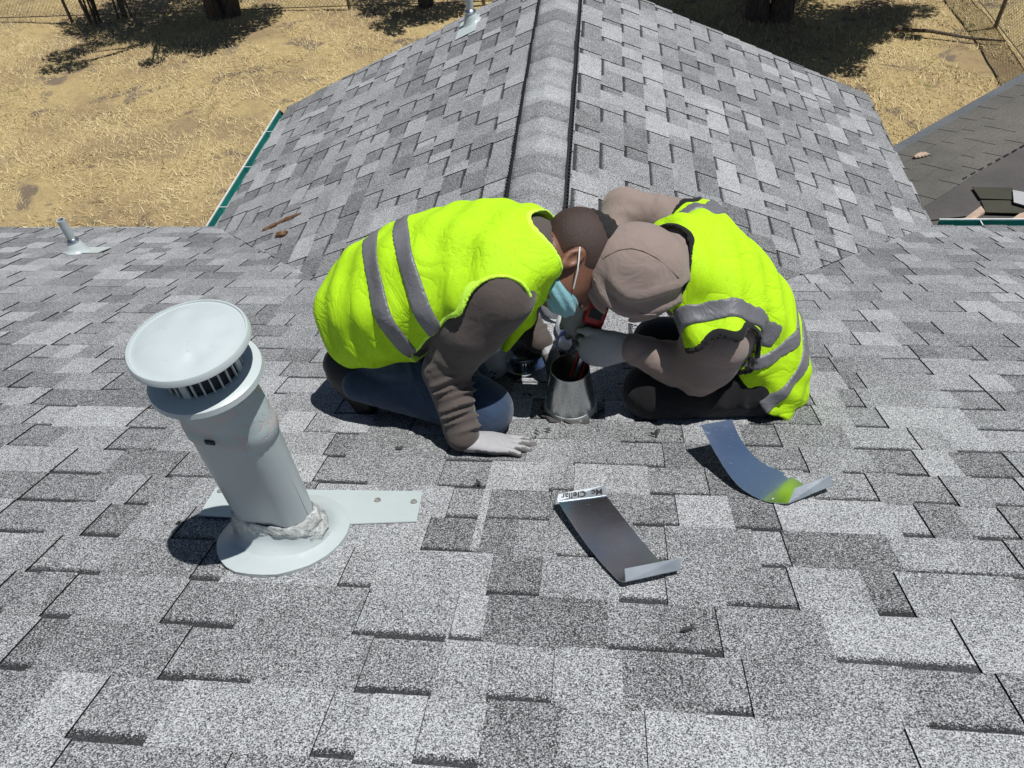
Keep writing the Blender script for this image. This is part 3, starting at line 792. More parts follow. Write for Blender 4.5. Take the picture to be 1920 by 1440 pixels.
def vent_cap(root, c, s, mat, dent=0.0, seed=0):
    """flange, slotted throat and domed lid of a round gas vent cap; c = centre of the flange"""
    bm = bmesh.new(); bm_lathe(bm, [(.055*s, 0), (.09*s, 0), (.104*s, -.004*s), (.1065*s, -.014*s), (.1085*s, -.012*s), (.107*s, .0*s), (.093*s, .007*s), (.055*s, .009*s)], c); bm_obj('flange', bm, mat, root, True)
    th = bmesh.new(); bm_lathe(th, [(.070*s, .0), (.070*s, .075*s)], c); throat = bm_obj('throat', th, MT['slot'], root, True)
    for i in range(28):
        a = 2*math.pi*i/28; bm = bmesh.new(); w_ = .014*s if i % 7 == 0 else .0032*s
        bm_box(bm, Vector(c)+Vector((math.cos(a)*.074*s, math.sin(a)*.074*s, .036*s)), (.004*s, w_, .068*s), Matrix.Rotation(a, 3, 'Z')); bm_obj('slat', bm, mat, throat)
    bm = bmesh.new(); prof = [(0, .098*s)]
    for i in range(1, 11): r = .102*s*i/10; prof.append((r, .098*s-.012*s*(i/10)**3))
    prof += [(.1035*s, .0862*s), (.105*s, .089*s), (.108*s, .0885*s), (.1105*s, .084*s), (.1115*s, .076*s), (.110*s, .074*s), (.104*s, .078*s), (0, .08*s)]
    bm_lathe(bm, prof, c, seg=64)
    if dent:
        r = random.Random(seed); ds = [(r.uniform(-.07, .07), r.uniform(-.07, .07), r.uniform(.007, .022), r.uniform(-.006, .004)) for _ in range(16)]
        for v in bm.verts:
            for (x, y, w2, hh) in ds:
                if v.co.z > c[2]+.085*s: v.co.z += hh*min(1, max(0, math.hypot(v.co.x-c[0], v.co.y-c[1])-.012)/.03)*math.exp(-((v.co.x-c[0]-x)**2+(v.co.y-c[1]-y)**2)/(w2*w2))*dent
    bm_obj('lid', bm, mat, root, True)

def big_vent():
    B = on_roof(538, 1004); root = empty('flue_vent', B); tag(root, 'tall painted flue vent with round dented cap in the left foreground', 'vent')
    pl = roofpoly('flashing_plate', [(404, 915), (792, 921), (781, 977), (650, 982), (372, 966)], .0155, .003, MT['paint'], root)
    for x, y in ((708, 938), (776, 941), (413, 921)):
        p = on_roof(x, y, .0165); bm = bmesh.new(); bm_lathe(bm, [(0, .005), (.007, .004), (.009, 0)], p, RM, 16); bm_obj('nail_head', bm, MT['rust'], pl, True)
    S_ = stadium(.045, .05); rot = Matrix.Rotation(math.radians(-7), 3, 'Z')
    def ring(sc_, z, mixr=None, r=.07, tilt=0.0, off=(0, 0)):
        out = []
        for i, (x, y) in enumerate(S_):
            a = math.atan2(y, x); X, Y = x*sc_, y*sc_
            if mixr is not None: X, Y = X*(1-mixr)+r*math.cos(a)*mixr, Y*(1-mixr)+r*math.sin(a)*mixr
            v = rot@Vector((X+off[0], Y+off[1], 0)); out.append(B+Vector((v.x+z*.012, v.y, z-SLOPE*v.y*tilt)))
        return out
    rings_obj('pipe', [ring(1.0, 0.02), ring(1.0, .15), ring(1.0, .30), ring(1.0, .425)], MT['paint'], root)
    bm = bmesh.new(); x0 = rot@Vector((.0955, -.006, 0)); bm_box(bm, B+Vector((x0.x, x0.y, .23)), (.004, .006, .39), rot); bm_obj('seam', bm, MT['paint'], root)
    rings_obj('shoulder', [ring(1.03, .408), ring(1.05, .412), ring(1.05, .44), ring(1.035, .445), ring(1.02, .47, .2, .088), ring(1.0, .51, .6, .082), ring(1, .55, 1.0, .078), ring(1, .578, 1.0, .078)], MT['peel'], root)
    bm = bmesh.new(); v = rot@Vector((-.012, -.0545, .427)); bm_box(bm, B+v, (.02, .004, .010), rot); bm_obj('slot', bm, MT['slot'], root)
    # flared boot on the roof
    rb = random.Random(3); rr = []
    for sc_, z, t, mr, r in ((1.12, .085, .55, .1, .1), (1.18, .07, .6, .15, .11), (1.22, .05, .75, .35, .115), (1.25, .03, .9, .6, .128), (1.25, .024, 1.0, .9, .140), (1.25, .020, 1.0, 1.0, .154), (1.25, .0185, 1.0, 1.0, .162), (1.25, .006, 1.0, 1.0, .163)):
        rr.append([p+Vector((rb.uniform(-.0014, .0014), rb.uniform(-.0014, .0014), 0))*(1 if z < .03 else .2) for p in ring(sc_, z, mr, r*.955, t)])
    rings_obj('boot', rr, MT['paint'], root)
    # cracked sealant collar, flaking
    rr = []; nS = len(S_)
    wob = [rb.uniform(-1, 1) for _ in range(nS)]
    for sc_, z, am in ((1.01, .118, .010), (1.06, .112, .012), (1.13, .096, .008), (1.18, .086, .012), (1.16, .078, .012), (1.23, .066, .012), (1.27, .052, .020), (1.14, .046, .010)):
        g0 = ring(sc_, z, .05, .1, .55); rr.append([p+Vector((rb.uniform(-.003, .003), rb.uniform(-.003, .003), wob[i]*am*.55+rb.uniform(-1, 1)*am*.4)) for i, p in enumerate(g0)])
    rings_obj('sealant_collar', rr, MT['caulk'], root)
    vent_cap(root, B+Vector((.007, 0, .575)), 1.0, MT['paint'], 1.0, 5)
big_vent()

def small_pipe(name, B, R_, h, r, label, plate, cone_r=.052):
    root = empty(name, B); tag(root, label, 'vent pipe')
    N_ = R_@Vector((0, 0, 1)); n = 24; rr = []
    for (rad, z, t) in ((cone_r*1.25, .010, 1), (cone_r*1.15, .014, 1), (cone_r*.95, .03, .9), (cone_r*.8, .055, .5), (r*1.45, .085, .1), (r*1.3, .09, 0)):
        rr.append([B+Vector((rad*math.cos(a), rad*math.sin(a), z))-Vector((0, 0, 1))*((rad*math.cos(a)*N_.x+rad*math.sin(a)*N_.y)/N_.z)*t for a in [2*math.pi*j/n for j in range(n)]])
    rings_obj('flashing_cone', rr, MT['paint'], root)
    bm = bmesh.new(); bm_lathe(bm, [(r, 0), (r, h), (r*.8, h), (r*.8, h-.08)], B, seg=24); bm_obj('pipe', bm, MT['paint'], root, True)
    bm = bmesh.new(); bm_lathe(bm, [(r*1.05, .082), (r*1.5, .088), (r*1.55, .097), (r*1.25, .108), (r*1.02, .113)], B, seg=24); bm_obj('storm_collar', bm, MT['zinc_dull'], root, True)
    bm = bmesh.new(); x0, x1, y0, y1 = plate; bm_box(bm, B+R_@Vector(((x0+x1)/2, (y0+y1)/2, .0145)), (x1-x0, y1-y0, .003), R_); bm_obj('flashing_plate', bm, MT['paint'], root)
small_pipe('vent_pipe', on_roof(150, 474), RM, .245, .024, 'small grey pipe with cone flashing near the eave at the far left', (-.07, .16, -.06, .09), .062)
RL = Matrix((Vector((0, 1, 0)), Vector((-CS, 0, -SLOPE*CS)), Vector((-SLOPE*CS, 0, CS)))).transposed()
small_pipe('vent_pipe', on_left(884, 46), RL, .26, .028, 'small grey pipe at the top of the wing slope, left of the ridge', (-.21, .1, -.07, .1), .062)

# galvanised cone set over the opening
def cone_flashing():
    B = on_roof(1070, 772); root = empty('cone_flashing', B); tag(root, 'shiny galvanised metal cone standing over a roof opening between the two workers', 'flashing')
    bm = bmesh.new(); bm_lathe(bm, [(.079, .055), (.0715, .11), (.0605, .19), (.060, .203), (.0585, .203), (.059, .19), (.077, .055)], B, seg=56); bm_obj('cone', bm, MT['zinc_dull'], root, True)
    bm = bmesh.new(); bm_lathe(bm, [(.090, -.02), (.0875, .012), (.0805, .056), (.078, .058), (.077, .03)], B, seg=56); sk = bm_obj('skirt', bm, MT['caulk2'], root, True)
    bm = bmesh.new(); d = Vector((.62, -.78, 0)).normalized(); bm_box(bm, B+d*.0862+Vector((0, 0, .030)), (.012, .003, .014), Matrix((Vector((-d.y, d.x, 0)), d, Vector((0, 0, 1)))).transposed()); bm_obj('sticker', bm, MT['slot'], sk)
    # irregular cement and broken granules round the foot
    G = Grid(B-Vector((.15, .15, .1)), B+Vector((.15, .15, .08)), .005)
    rad = np.sqrt((G.X-B.x)**2+(G.Y-B.y)**2); ang = np.arctan2(G.Y-B.y, G.X-B.x)
    pl = G.plane(B, NM); F = np.maximum(np.sqrt((np.maximum(rad-.096-.008*np.sin(ang*5+1)-.006*np.sin(ang*11), 0))**2+0)-.001, pl-.014-.005*wav(G, 130, 70, 0)*wav(G, 40, 110, 0, 1))
    F = np.maximum(F, -pl-.03)
    field_obj('cement_bed', G, F, MT['tar'], root)
MT['caulk2'] = simple('whitewashed_zinc', (0.42, 0.44, 0.44), .5, .4, .3, 30)
cone_flashing()

# bent metal straps
def strap(label, left_, right_, flap, text=None):
    """left_/right_: (px, py, height) along both long edges, far end first"""
    Lp = [on_roof(*p) for p in left_]; Rp = [on_roof(*p) for p in right_]
    def spl(P, n=18):
        out = []
        for i in range(n+1):
            t = i/n*(len(P)-1); j = min(int(t), len(P)-2); f = t-j
            p0, p1, p2, p3 = P[max(j-1, 0)], P[j], P[j+1], P[min(j+2, len(P)-1)]
            out.append(.5*((2*p1)+(p2-p0)*f+(2*p0-5*p1+4*p2-p3)*f*f+(3*p1-p0-3*p2+p3)*f**3))
        return out
    a, b = spl(Lp), spl(Rp); root = empty('metal_strap', on_roof(left_[1][0], left_[1][1])); tag(root, label, 'metal strap', 'bent metal straps on the shingles')
    bm = bmesh.new(); th = Vector((0, 0, -.0014))
    ra = [bm.verts.new(p) for p in a]; rb_ = [bm.verts.new(p) for p in b]; rc = [bm.verts.new(p+th) for p in a]; rd = [bm.verts.new(p+th) for p in b]
    for i in range(len(a)-1):
        bm.faces.new((ra[i], rb_[i], rb_[i+1], ra[i+1])); bm.faces.new((rc[i], rc[i+1], rd[i+1], rd[i])); bm.faces.new((ra[i], ra[i+1], rc[i+1], rc[i])); bm.faces.new((rb_[i], rd[i], rd[i+1], rb_[i+1]))
    bm.faces.new((ra[0], rc[0], rd[0], rb_[0])); bm.faces.new((ra[-1], rb_[-1], rd[-1], rc[-1]))
    bm_obj('strip', bm, MT['zinc'], root, True)
    fo = None
    for k_, q_ in enumerate(flap):
        P = [on_roof(*p) for p in q_]; bm = bmesh.new(); nn = (P[1]-P[0]).cross(P[3]-P[0]).normalized()*.0012
        t_ = [bm.verts.new(p+nn) for p in P]; u_ = [bm.verts.new(p-nn) for p in P]; bm.faces.new(t_); bm.faces.new(u_[::-1])
        for i in range(4): bm.faces.new((t_[i], u_[i], u_[(i+1) % 4], t_[(i+1) % 4]))
        o = bm_obj('folded_tab', bm, MT['zinc_tab'], root); fo = fo or (o, P)
    return root, fo
MT['zinc_tab'] = galvanised('scuffed_galvanised_tab', (.62, .66, .69), .35, .6)
_, fold = strap('bent galvanised strap with marker writing on its folded end, nearer of the two',
      [(1046, 940, .045), (1078, 990, .034), (1120, 1046, .024), (1158, 1086, .022), (1172, 1091, .026)],
      [(1137, 930, .045), (1175, 978, .034), (1212, 1024, .024), (1240, 1054, .022), (1252, 1066, .026)],
      [[(1044, 941, .046), (1139, 929, .046), (1134, 910, .055), (1047, 927, .055)], [(1173, 1091, .026), (1276, 1068, .03), (1277, 1046, .036), (1171, 1067, .034)]])
strap('galvanised strap curling up high, farther of the two, near the hooded worker',
      [(1314, 797, .12), (1342, 850, .075), (1381, 907, .03), (1430, 938, .010), (1476, 944, .022)],
      [(1372, 786, .12), (1392, 828, .075), (1427, 866, .03), (1478, 890, .010), (1512, 912, .022)],
      [[(1478, 944, .022), (1562, 910, .03), (1556, 892, .036), (1490, 916, .034)]])
def writing(txt, P, mat, parent, size, name='writing', shear=.25, flipud=True):
    """flat lettering laid on the quad P (near-left, near-right, far-right, far-left)"""
    cu = bpy.data.curves.new(name, 'FONT'); cu.body = txt; cu.size = size; cu.shear = shear; cu.align_x = 'CENTER'; cu.align_y = 'CENTER'; cu.offset = size*.022
    ob = bpy.data.objects.new(name, cu); COL.objects.link(ob); dg = bpy.context.evaluated_depsgraph_get(); me = bpy.data.meshes.new_from_object(ob.evaluated_get(dg))
    bpy.data.objects.remove(ob)
    c = (P[0]+P[1]+P[2]+P[3])/4; x = (P[1]-P[0]).normalized(); n = x.cross(P[3]-P[0]).normalized()
    if n.dot(CAMP-c) < 0: n = -n
    y = n.cross(x)
    if flipud: x, y = -x, -y
    R_ = Matrix((x, y, n)).transposed()
    for v in me.vertices: v.co = c+R_@v.co+n*.0022
    return link(name, me, parent, (mat,))
MT['ink'] = simple('black_marker_ink', (0.01, 0.01, 0.012), .6)
P = fold[1]; writing('Mc  Clellan', [P[0], P[1], P[2], P[3]], MT['ink'], fold[0], .0245)

def on_surf(px, py, h=0.0):
    d = ray(px, py); tm = (-H0+h)/(d.z+SLOPE*d.y); tl = (ZR+h-SLOPE*XR-CAMZ)/(d.z-SLOPE*d.x); tr = (ZR+h+SLOPE*XR-CAMZ)/(d.z+SLOPE*d.x)
    return CAMP+d*min(tm, max(tl, tr))
# pail, jug and the spare cap in the shade between the workers
MT['plastic'] = simple('white_plastic', (0.74, 0.75, 0.76), .42, var=.06)
MT['bluelabel'] = simple('blue_print', (0.10, 0.16, 0.42), .5)
def pail(px, py, r, h, label, marks=True):
    B = on_surf(px, py, -.004); root = empty('plastic_pail', B); tag(root, label, 'pail')
    rr = []; n = 40
    for rad, z, t in ((r*.86, .004, 1), (r*.9, .012, .9), (r*.97, h*.6, 0), (r, h*.93, 0), (r*1.05, h*.94, 0), (r*1.05, h, 0), (r*.99, h, 0), (r*.96, h*.7, 0), (r*.9, .05, .2)):
        rr.append([B+Vector((rad*math.cos(a), rad*math.sin(a), z-SLOPE*rad*math.sin(a)*t)) for a in [2*math.pi*j/n for j in range(n)]])
    rings_obj('body', rr, MT['plastic'], root)
    if marks:
        for a, z, w_ in ((-1.25, .5, .03), (-1.0, .42, .012), (-1.1, .32, .014)):
            bm = bmesh.new(); bm_box(bm, B+Vector((math.cos(a)*r*.962, math.sin(a)*r*.962, h*z)), (w_, .003, .005), Matrix.Rotation(a+math.pi/2, 3, 'Z')); bm_obj('scale_mark', bm, MT['ink'], root)
pail(912, 700, .085, .17, 'white plastic pail in the shade behind the left worker\'s planted arm')
pail(1046, 590, .07, .12, 'white plastic pail in the shade below the face mask', False)
def jug():
    a = on_surf(1078, 600, .072); b = on_surf(1056, 652, .055); root = empty('plastic_jug', on_surf(1085, 630)); tag(root, 'white plastic jug lying with its blue collar towards the metal cone', 'jug')
    R_ = frame(b-a); L = (b-a).length
    bm = bmesh.new(); bm_lathe(bm, [(0, -.06), (.045, -.055), (.064, -.03), (.066, .03), (.06, .06), (.045, .085), (.03, .10), (.027, .115), (0, .115)], a, R_, 36); bm_obj('body', bm, MT['plastic'], root, True)
    bm = bmesh.new(); bm_lathe(bm, [(.0275, .10), (.034, .102), (.034, .118), (.027, .12)], a, R_, 28); bm_obj('collar', bm, MT['bluelabel'], root, True)
    bm = bmesh.new(); bm_lathe(bm, [(0, .148), (.024, .146), (.026, .12), (.02, .118)], a, R_, 28); bm_obj('lid', bm, MT['plastic'], root, True)
jug()
c0 = on_roof(982, 672, .05); sc_ = empty('spare_vent_cap', on_roof(982, 672)); tag(sc_, 'new shiny slotted vent cap waiting on the roof beside the left worker\'s arm', 'vent cap')
vent_cap(sc_, c0, .8, MT['zinc'])
bm = bmesh.new(); bm_lathe(bm, [(.066, -.045), (.066, .002)], c0, seg=48); bm_obj('collar', bm, MT['zinc'], sc_, True)

# rotten wood and small litter
def bark_chunk(px, py, px2, py2, r, label, seed, surf=on_left):
    a, b = surf(px, py, r*.6), surf(px2, py2, r*.6); rr_ = random.Random(seed); bm = bmesh.new(); n = 14; d = (b-a).normalized(); up = Vector((-SLOPE*CS, 0, CS)); sd_ = d.cross(up).normalized(); up = sd_.cross(d).normalized(); rings = []
    L_ = (b-a).length; wa = rr_.uniform(.9, 1.1)
    for i in range(n):
        t = i/(n-1); wa = min(1.25, max(.7, wa+rr_.uniform(-.16, .16))); e = 1 if 0 < i < n-1 else .45; ring_ = []
        for j in range(9):
            q_ = 2*math.pi*j/9; rad = r*wa*e*rr_.uniform(.82, 1.15); ring_.append(bm.verts.new(a+d*(L_*t+(rr_.uniform(-.4, .4)*r if e < 1 else 0))+sd_*math.cos(q_)*rad+up*math.sin(q_)*rad*.62+sd_*math.sin(t*5+seed)*r*.25))
        rings.append(ring_)
    for x_, y_ in zip(rings, rings[1:]):
        for j in range(9): bm.faces.new((x_[j], x_[(j+1) % 9], y_[(j+1) % 9], y_[j]))
    bm.faces.new(rings[0][::-1]); bm.faces.new(rings[-1])
    o = bm_obj('wood_scrap', bm, MT['rot'], None); tag(o, label, 'wood scrap'); return o
def rot_mat():
    k = NB('rotten_wood'); p = k.pos(); n = k.noise(30, 5, .7, p); k.setv(Base_Color=k.ramp(n, [(.3, (.035, .018, .009)), (.5, (.13, .066, .03)), (.72, (.30, .18, .09))]), Roughness=.9); k.bump(n, .8, .01); return k.m
MT['rot'] = rot_mat()
bark_chunk(493, 431, 565, 400, .020, 'long strip of rotten brown wood lying in the left roof valley', 1)
bark_chunk(518, 442, 537, 435, .030, 'round lump of rotten brown wood just below the long strip', 4)
ch = lowpx(1728, 292, .02); P0 = low.P(*ch, .025)
G = Grid(P0-Vector((.12, .12, .05)), P0+Vector((.12, .12, .05)), .006); F = G.ell(P0, (.075, .03, .018), Matrix.Rotation(.35, 3, 'Z'))+.006*wav(G, 60, 90, 40)*wav(G, 120, 20, 80)
tag(field_obj('wood_scrap', G, F, MT['plank'], None), 'small pale wood chip lying on the low brown roof', 'wood scrap')
# leaf and tar crumbs
def crumbs():
    r = random.Random(9); spots = [(1122, 800), (1040, 806), (1230, 810), (1285, 822), (1245, 808), (322, 980), (1005, 812), (980, 745), (1290, 1180), (790, 800), (760, 835), (900, 905), (1330, 600), (1345, 610)]
    root = empty('crumbs', on_roof(1150, 815)); tag(root, 'dark crumbs of torn shingle scattered near the metal cone', 'debris', kind='stuff')
    bm = bmesh.new()
    for (x, y) in spots:
        for _ in range(2):
            p = on_roof(x+r.uniform(-14, 14), y+r.uniform(-7, 7), .0165); s_ = r.uniform(.004, .011)
            R_ = Matrix.Rotation(r.uniform(0, 6), 3, 'Z')@Matrix.Rotation(r.uniform(-.5, .5), 3, 'X')
            vs = [bm.verts.new(p+R_@Vector(v)*s_) for v in ((-1.6, 0, -.3), (0, -.5, -.3), (1.5, .1, -.2), (.2, .6, -.3), (0, 0, .5))]
            for f in ((0, 1, 4), (1, 2, 4), (2, 3, 4), (3, 0, 4)): bm.faces.new([vs[i] for i in f])
    bm_obj('crumb', bm, MT['tar'], root)
crumbs()

# ------------------------------------------------------------------ the two workers
class Sub(Grid):
    def __init__(s, G, lo, hi):
        i0 = np.clip(np.floor((V3(lo)-G.lo)/G.res).astype(int), 0, G.n-1); i1 = np.clip(np.ceil((V3(hi)-G.lo)/G.res).astype(int)+1, i0+1, G.n)
        s.sl = tuple(slice(a, b) for a, b in zip(i0, i1)); s.res = G.res; s.lo = G.lo
        s.X, s.Y, s.Z = G.X[s.sl[0]], G.Y[:, s.sl[1]], G.Z[:, :, s.sl[2]]
class Field:
    def __init__(s, lo, hi, res): s.G = Grid(lo, hi, res); s.F = np.full(tuple(s.G.n), 1.0, np.float32)
    def _do(s, fn, pts, r, k, cut=False):
        m = r+k+.03; A = np.array([V3(p) for p in pts]); g = Sub(s.G, A.min(0)-m, A.max(0)+m); f = fn(g); S = s.F[g.sl]
        s.F[g.sl] = smax(S, -f, k) if cut else smin(S, f, k)
    def cone(s, a, b, ra, rb=None, k=.02, cut=False, wr=None):
        rb = ra if rb is None else rb
        s._do(lambda g: g.cone(a, b, ra, rb)+(wr(g) if wr else 0), (a, b), max(ra, rb), k, cut)
    def chain(s, pts, rs, k=.02, wr=None):
        for i in range(len(pts)-1): s.cone(pts[i], pts[i+1], rs[i], rs[i+1], k, wr=wr)
    def ell(s, c, r, R=None, k=.02, cut=False): s._do(lambda g: g.ell(c, r, R), (c,), max(r), k, cut)
    def ecap(s, a, b, ra, rb, R, sy, k=.03, cut=False): s._do(lambda g: g.ecap(a, b, ra, rb, R, sy), (a, b), max(ra, rb), k, cut)
    def cutplane(s, p, n, k=.006): s.F = smax(s.F, s.G.plane(p, n), k)
    def obj(s, name, mat, parent, smooth=1): return field_obj(name, s.G, s.F, mat, parent, smooth)
def cloth(name, col, rough=.85, weave=900, folds=.5, fscale=18, var=.12, sheen=.2):
    k = NB(name); p = k.pos(); n = k.noise(8, 4, .6, p)
    k.setv(Base_Color=k.mix(n, tuple(c*(1-var) for c in col), tuple(c*(1+var) for c in col)), Roughness=rough)
    k.b.inputs['Specular IOR Level'].default_value = .2; k.b.inputs['Sheen Weight'].default_value = sheen
    f = k.noise(fscale, 3, .55, p, .8); w_ = k.noise(weave, 1, .5, p)
    k.bump(k.math('ADD', f, k.math('MULTIPLY', w_, .06)), folds, .012); return k.m
def hivis(name, col):
    k = NB(name); p = k.pos(); v = k.voro(170, p); n = k.noise(5, 3, .5, p, 2.2); n2 = k.noise(24, 3, .6, p, .5)
    hole = k.ramp(v.outputs['Distance'], [(.12, 1.0), (.38, 0.0)])
    c = k.mix(n2, tuple(x*.86 for x in col), col); c = k.mix(k.math('MULTIPLY', hole, .35), c, tuple(x*.4 for x in col))
    k.setv(Base_Color=c, Roughness=.75); k.b.inputs['Specular IOR Level'].default_value = .25
    cr = k.math('ABSOLUTE', k.math('SUBTRACT', n, .5)); k.bump(k.math('ADD', k.math('POWER', k.math('MULTIPLY', cr, 2.0, None, True), .6), k.math('MULTIPLY', n2, .18)), .38, .014); return k.m
def tape(name):
    k = NB(name); p = k.pos(); n = k.noise(16, 4, .6, p, 1.2); k.setv(Base_Color=k.mix(n, (.105, .105, .115), (.175, .175, .187)), Roughness=.45, Metallic=0.0); k.bump(n, .6, .010); return k.m
def glove_mat():
    k = NB('grey_work_glove'); at = k.n('ShaderNodeAttribute', attribute_name='coat'); p = k.pos(); n = k.noise(60, 3, .6, p)
    c = k.mix(at.outputs['Fac'], k.mix(n, (.31, .305, .315), (.39, .385, .40)), k.mix(n, (.095, .092, .09), (.15, .145, .14)))
    k.setv(Base_Color=c, Roughness=.75); k.bump(k.math('ADD', n, k.noise(500, 1, .5, p)), .25, .003); return k.m
def skin():
    k = NB('brown_skin'); p = k.pos(); n = k.noise(45, 4, .6, p); k.setv(Base_Color=k.mix(n, (.155, .066, .036), (.215, .098, .056)), Roughness=.5)
    k.b.inputs['Subsurface Weight'].default_value = .08; k.b.inputs['Subsurface Radius'].default_value = (.012, .004, .002); k.bump(k.noise(300, 3, .6, p), .2, .002); return k.m
def hair(name, c1, c2, amt, fade=False):
    k = NB(name); p = k.pos(); mp = k.n('ShaderNodeMapping'); mp.inputs['Scale'].default_value = (1, 1.0, 1); k.l(p, mp.inputs['Vector']); n = k.noise(420, 3, .7, p)
    c = k.mix(k.ramp(n, [(.35, 0.0), (.65, 1.0)]), c1, c2)
    if fade: at = k.n('ShaderNodeAttribute', attribute_name='dense'); c = k.mix(at.outputs['Fac'], (.185, .082, .046), c)
    k.setv(Base_Color=c, Roughness=.6); k.bump(n, amt, .004); return k.m
MT['hivis1'] = hivis('hi_vis_lime_mesh', (.455, .78, .012)); MT['hivis2'] = hivis('hi_vis_yellow_green_mesh', (.465, .78, .010))
MT['binding'] = cloth('lime_binding', (.55, .92, .06), folds=.1); MT['trim'] = cloth('black_trim', (.01, .01, .01), folds=.1)
MT['tape'] = tape('reflective_tape')
MT['shirt'] = cloth('grey_brown_shirt', (.082, .067, .060), folds=.35); MT['hood'] = cloth('taupe_hoodie', (.255, .197, .171), folds=.8, fscale=11)
MT['jeans'] = cloth('blue_jeans', (.030, .052, .095), folds=.8, fscale=14, var=.35); MT['black_pants'] = cloth('black_trousers', (.007, .007, .008), folds=.6)
MT['boot'] = simple('black_boot_leather', (.011, .011, .012), .55, var=.3, bump=.4, bscale=80); MT['belt'] = simple('brown_belt', (.07, .03, .02), .5)
MT['stitch'] = cloth('denim_stitching', (.055, .075, .105), folds=.2); MT['glove'], MT['skin'] = glove_mat(), skin()
MT['hairtop'] = hair('black_hair', (.004, .004, .004), (.018, .015, .013), 1.0); MT['hairfade'] = hair('cropped_hair', (.016, .010, .008), (.07, .036, .024), .5, True)
MT['mask'] = cloth('pale_blue_mask', (.19, .38, .42), folds=.25, fscale=40, var=.06); MT['white'] = simple('white_elastic', (.7, .7, .68), .7)
MT['red'] = simple('red_tool_plastic', (.38, .012, .018), .35, var=.1); MT['blackp'] = simple('black_tool_plastic', (.012, .012, .013), .4)

def hand(parent, wrist, point, back, thumb_sign, curls, spread=(.16, .05, -.06, -.20), thumb=(.75, .25, .25), name='glove', cuff=.055, scale=1.0, thumb_drop=.25, coat_all=False):
    """five fingered glove.  point = direction of the fingers, back = normal of the back of the hand, thumb_sign = +1 if the thumb lies on +x = point x back"""
    y = Vector(point).normalized(); z = (Vector(back)-y*Vector(back).dot(y)).normalized(); x = y.cross(z)*thumb_sign
    S = scale; W = Vector(wrist)
    def L(a, b, c): return W+(x*a+y*b+z*c)*S
    tips = [W+y*.24*S, W-y*.09*S, W+x*.14*S, W-x*.12*S, W+z*.08*S, W-z*.14*S]
    A = np.array([V3(t) for t in tips]); fd = Field(A.min(0)-.06, A.max(0)+.06, .0029)
    Rm = Matrix((x, z, y)).transposed()
    fd.ecap(L(0, 0, 0), L(0, -cuff, .002), .034*S, .037*S, Rm, .8, .01)
    fd.ecap(L(0, .0, 0), L(.001, .05, .002), .032*S, .043*S, Rm, .46, .02)
    fd.ecap(L(.002, .05, .002), L(.003, .088, .0), .043*S, .044*S, Rm, .36, .02)
    fd.ell(L(.026, .035, -.006), (.022*S, .016*S, .034*S), Rm, .02)
    kn = [(.031, .093), (.0105, .099), (-.011, .094), (-.031, .083)]; ln = [(.036, .024, .020), (.041, .027, .021), (.037, .025, .020), (.028, .019, .018)]; rd = [.0112, .0115, .0110, .0100]
    segs = []
    for i in range(4):
        p = L(kn[i][0], kn[i][1]-.012, 0); a = 0.0; d0 = y*math.cos(spread[i])+x*math.sin(spread[i]); fd.cone(L(kn[i][0]*.8, .055, 0), p, .012*S, rd[i]*1.12*S, .012)
        for j in range(3):
            a += curls[i][j]; d = d0*math.cos(a)-z*math.sin(a); q2 = p+d*ln[i][j]*S*(1.05 if j == 0 else 1); r0 = rd[i]*(1.06-.06*j)*S
            fd.cone(p, q2, r0, r0*.93, .004 if j else .006); segs.append((i, j, p, q2)); p = q2
    t0 = L(.026, .022, -.006); ta = thumb[0]; d = (y*math.cos(ta)+x*math.sin(ta))-z*thumb_drop; d.normalize(); p = t0
    for j, l in enumerate((.044, .036, .029)):
        if j: ta -= thumb[j]; d = ((y*math.cos(ta)+x*math.sin(ta))-z*(thumb_drop+.15*j)).normalized()
        q2 = p+d*l*S; fd.cone(p, q2, (.017, .0135, .0122)[j]*S, (.0138, .0122, .0105)[j]*S, .008); segs.append((4, j, p, q2)); p = q2
    o = fd.obj(name, MT['glove'], parent, 1)
    # palm side and finger tips are dipped in a darker coat
    co = np.empty(len(o.data.vertices)*3, np.float32); o.data.vertices.foreach_get('co', co); co = co.reshape(-1, 3)
    nr = np.empty(len(co)*3, np.float32); o.data.vertices.foreach_get('normal', nr); nr = nr.reshape(-1, 3)
    zz, yy_ = V3(z), V3(y); rel = co-V3(W); h = rel@zz/S; t = rel@yy_/S; nz = nr@zz
    coat = ((nz < .12) & (t > .01)) | ((t > .105) & (nz < .62)) | ((t > .14) & (nz < .86)) | (t > .166)
    if coat_all: coat = t > .0
    at = o.data.attributes.new('coat', 'FLOAT', 'POINT'); at.data.foreach_set('value', coat.astype(np.float32))
    return o
def folds(a, b, n, amp, t0=0.0, t1=1.0, tw=3.0, ph=0.0, side=None):
    """soft ring folds across a sleeve between t0 and t1 of the axis a-b"""
    a_, b_ = V3(a), V3(b)
    def f(g):
        t = g.along(a_, b_); wnd = np.clip((t-t0)/.08, 0, 1)*np.clip((t1-t)/.08, 0, 1)
        d_ = b_-a_; rx, ry, rz = g.X-a_[0]-t*d_[0], g.Y-a_[1]-t*d_[1], g.Z-a_[2]-t*d_[2]
        w_ = np.sin(t*n*2*math.pi+ph+tw*np.sin(rx*31+ry*23+rz*17+ph)+.9*np.sin(t*n*2.3+ph))
        s_ = .55+.45*np.sin(t*n*1.7+rx*40-rz*30+ph)
        if side is not None:
            sd_ = V3(side); s_ = s_*np.clip(.35+(rx*sd_[0]+ry*sd_[1]+rz*sd_[2])*13, .0, 1)+.25*np.clip((rx*sd_[0]+ry*sd_[1]+rz*sd_[2])*13, 0, 1)
        return -amp*wnd*s_*(w_*.5+.5)**1.5
    return f

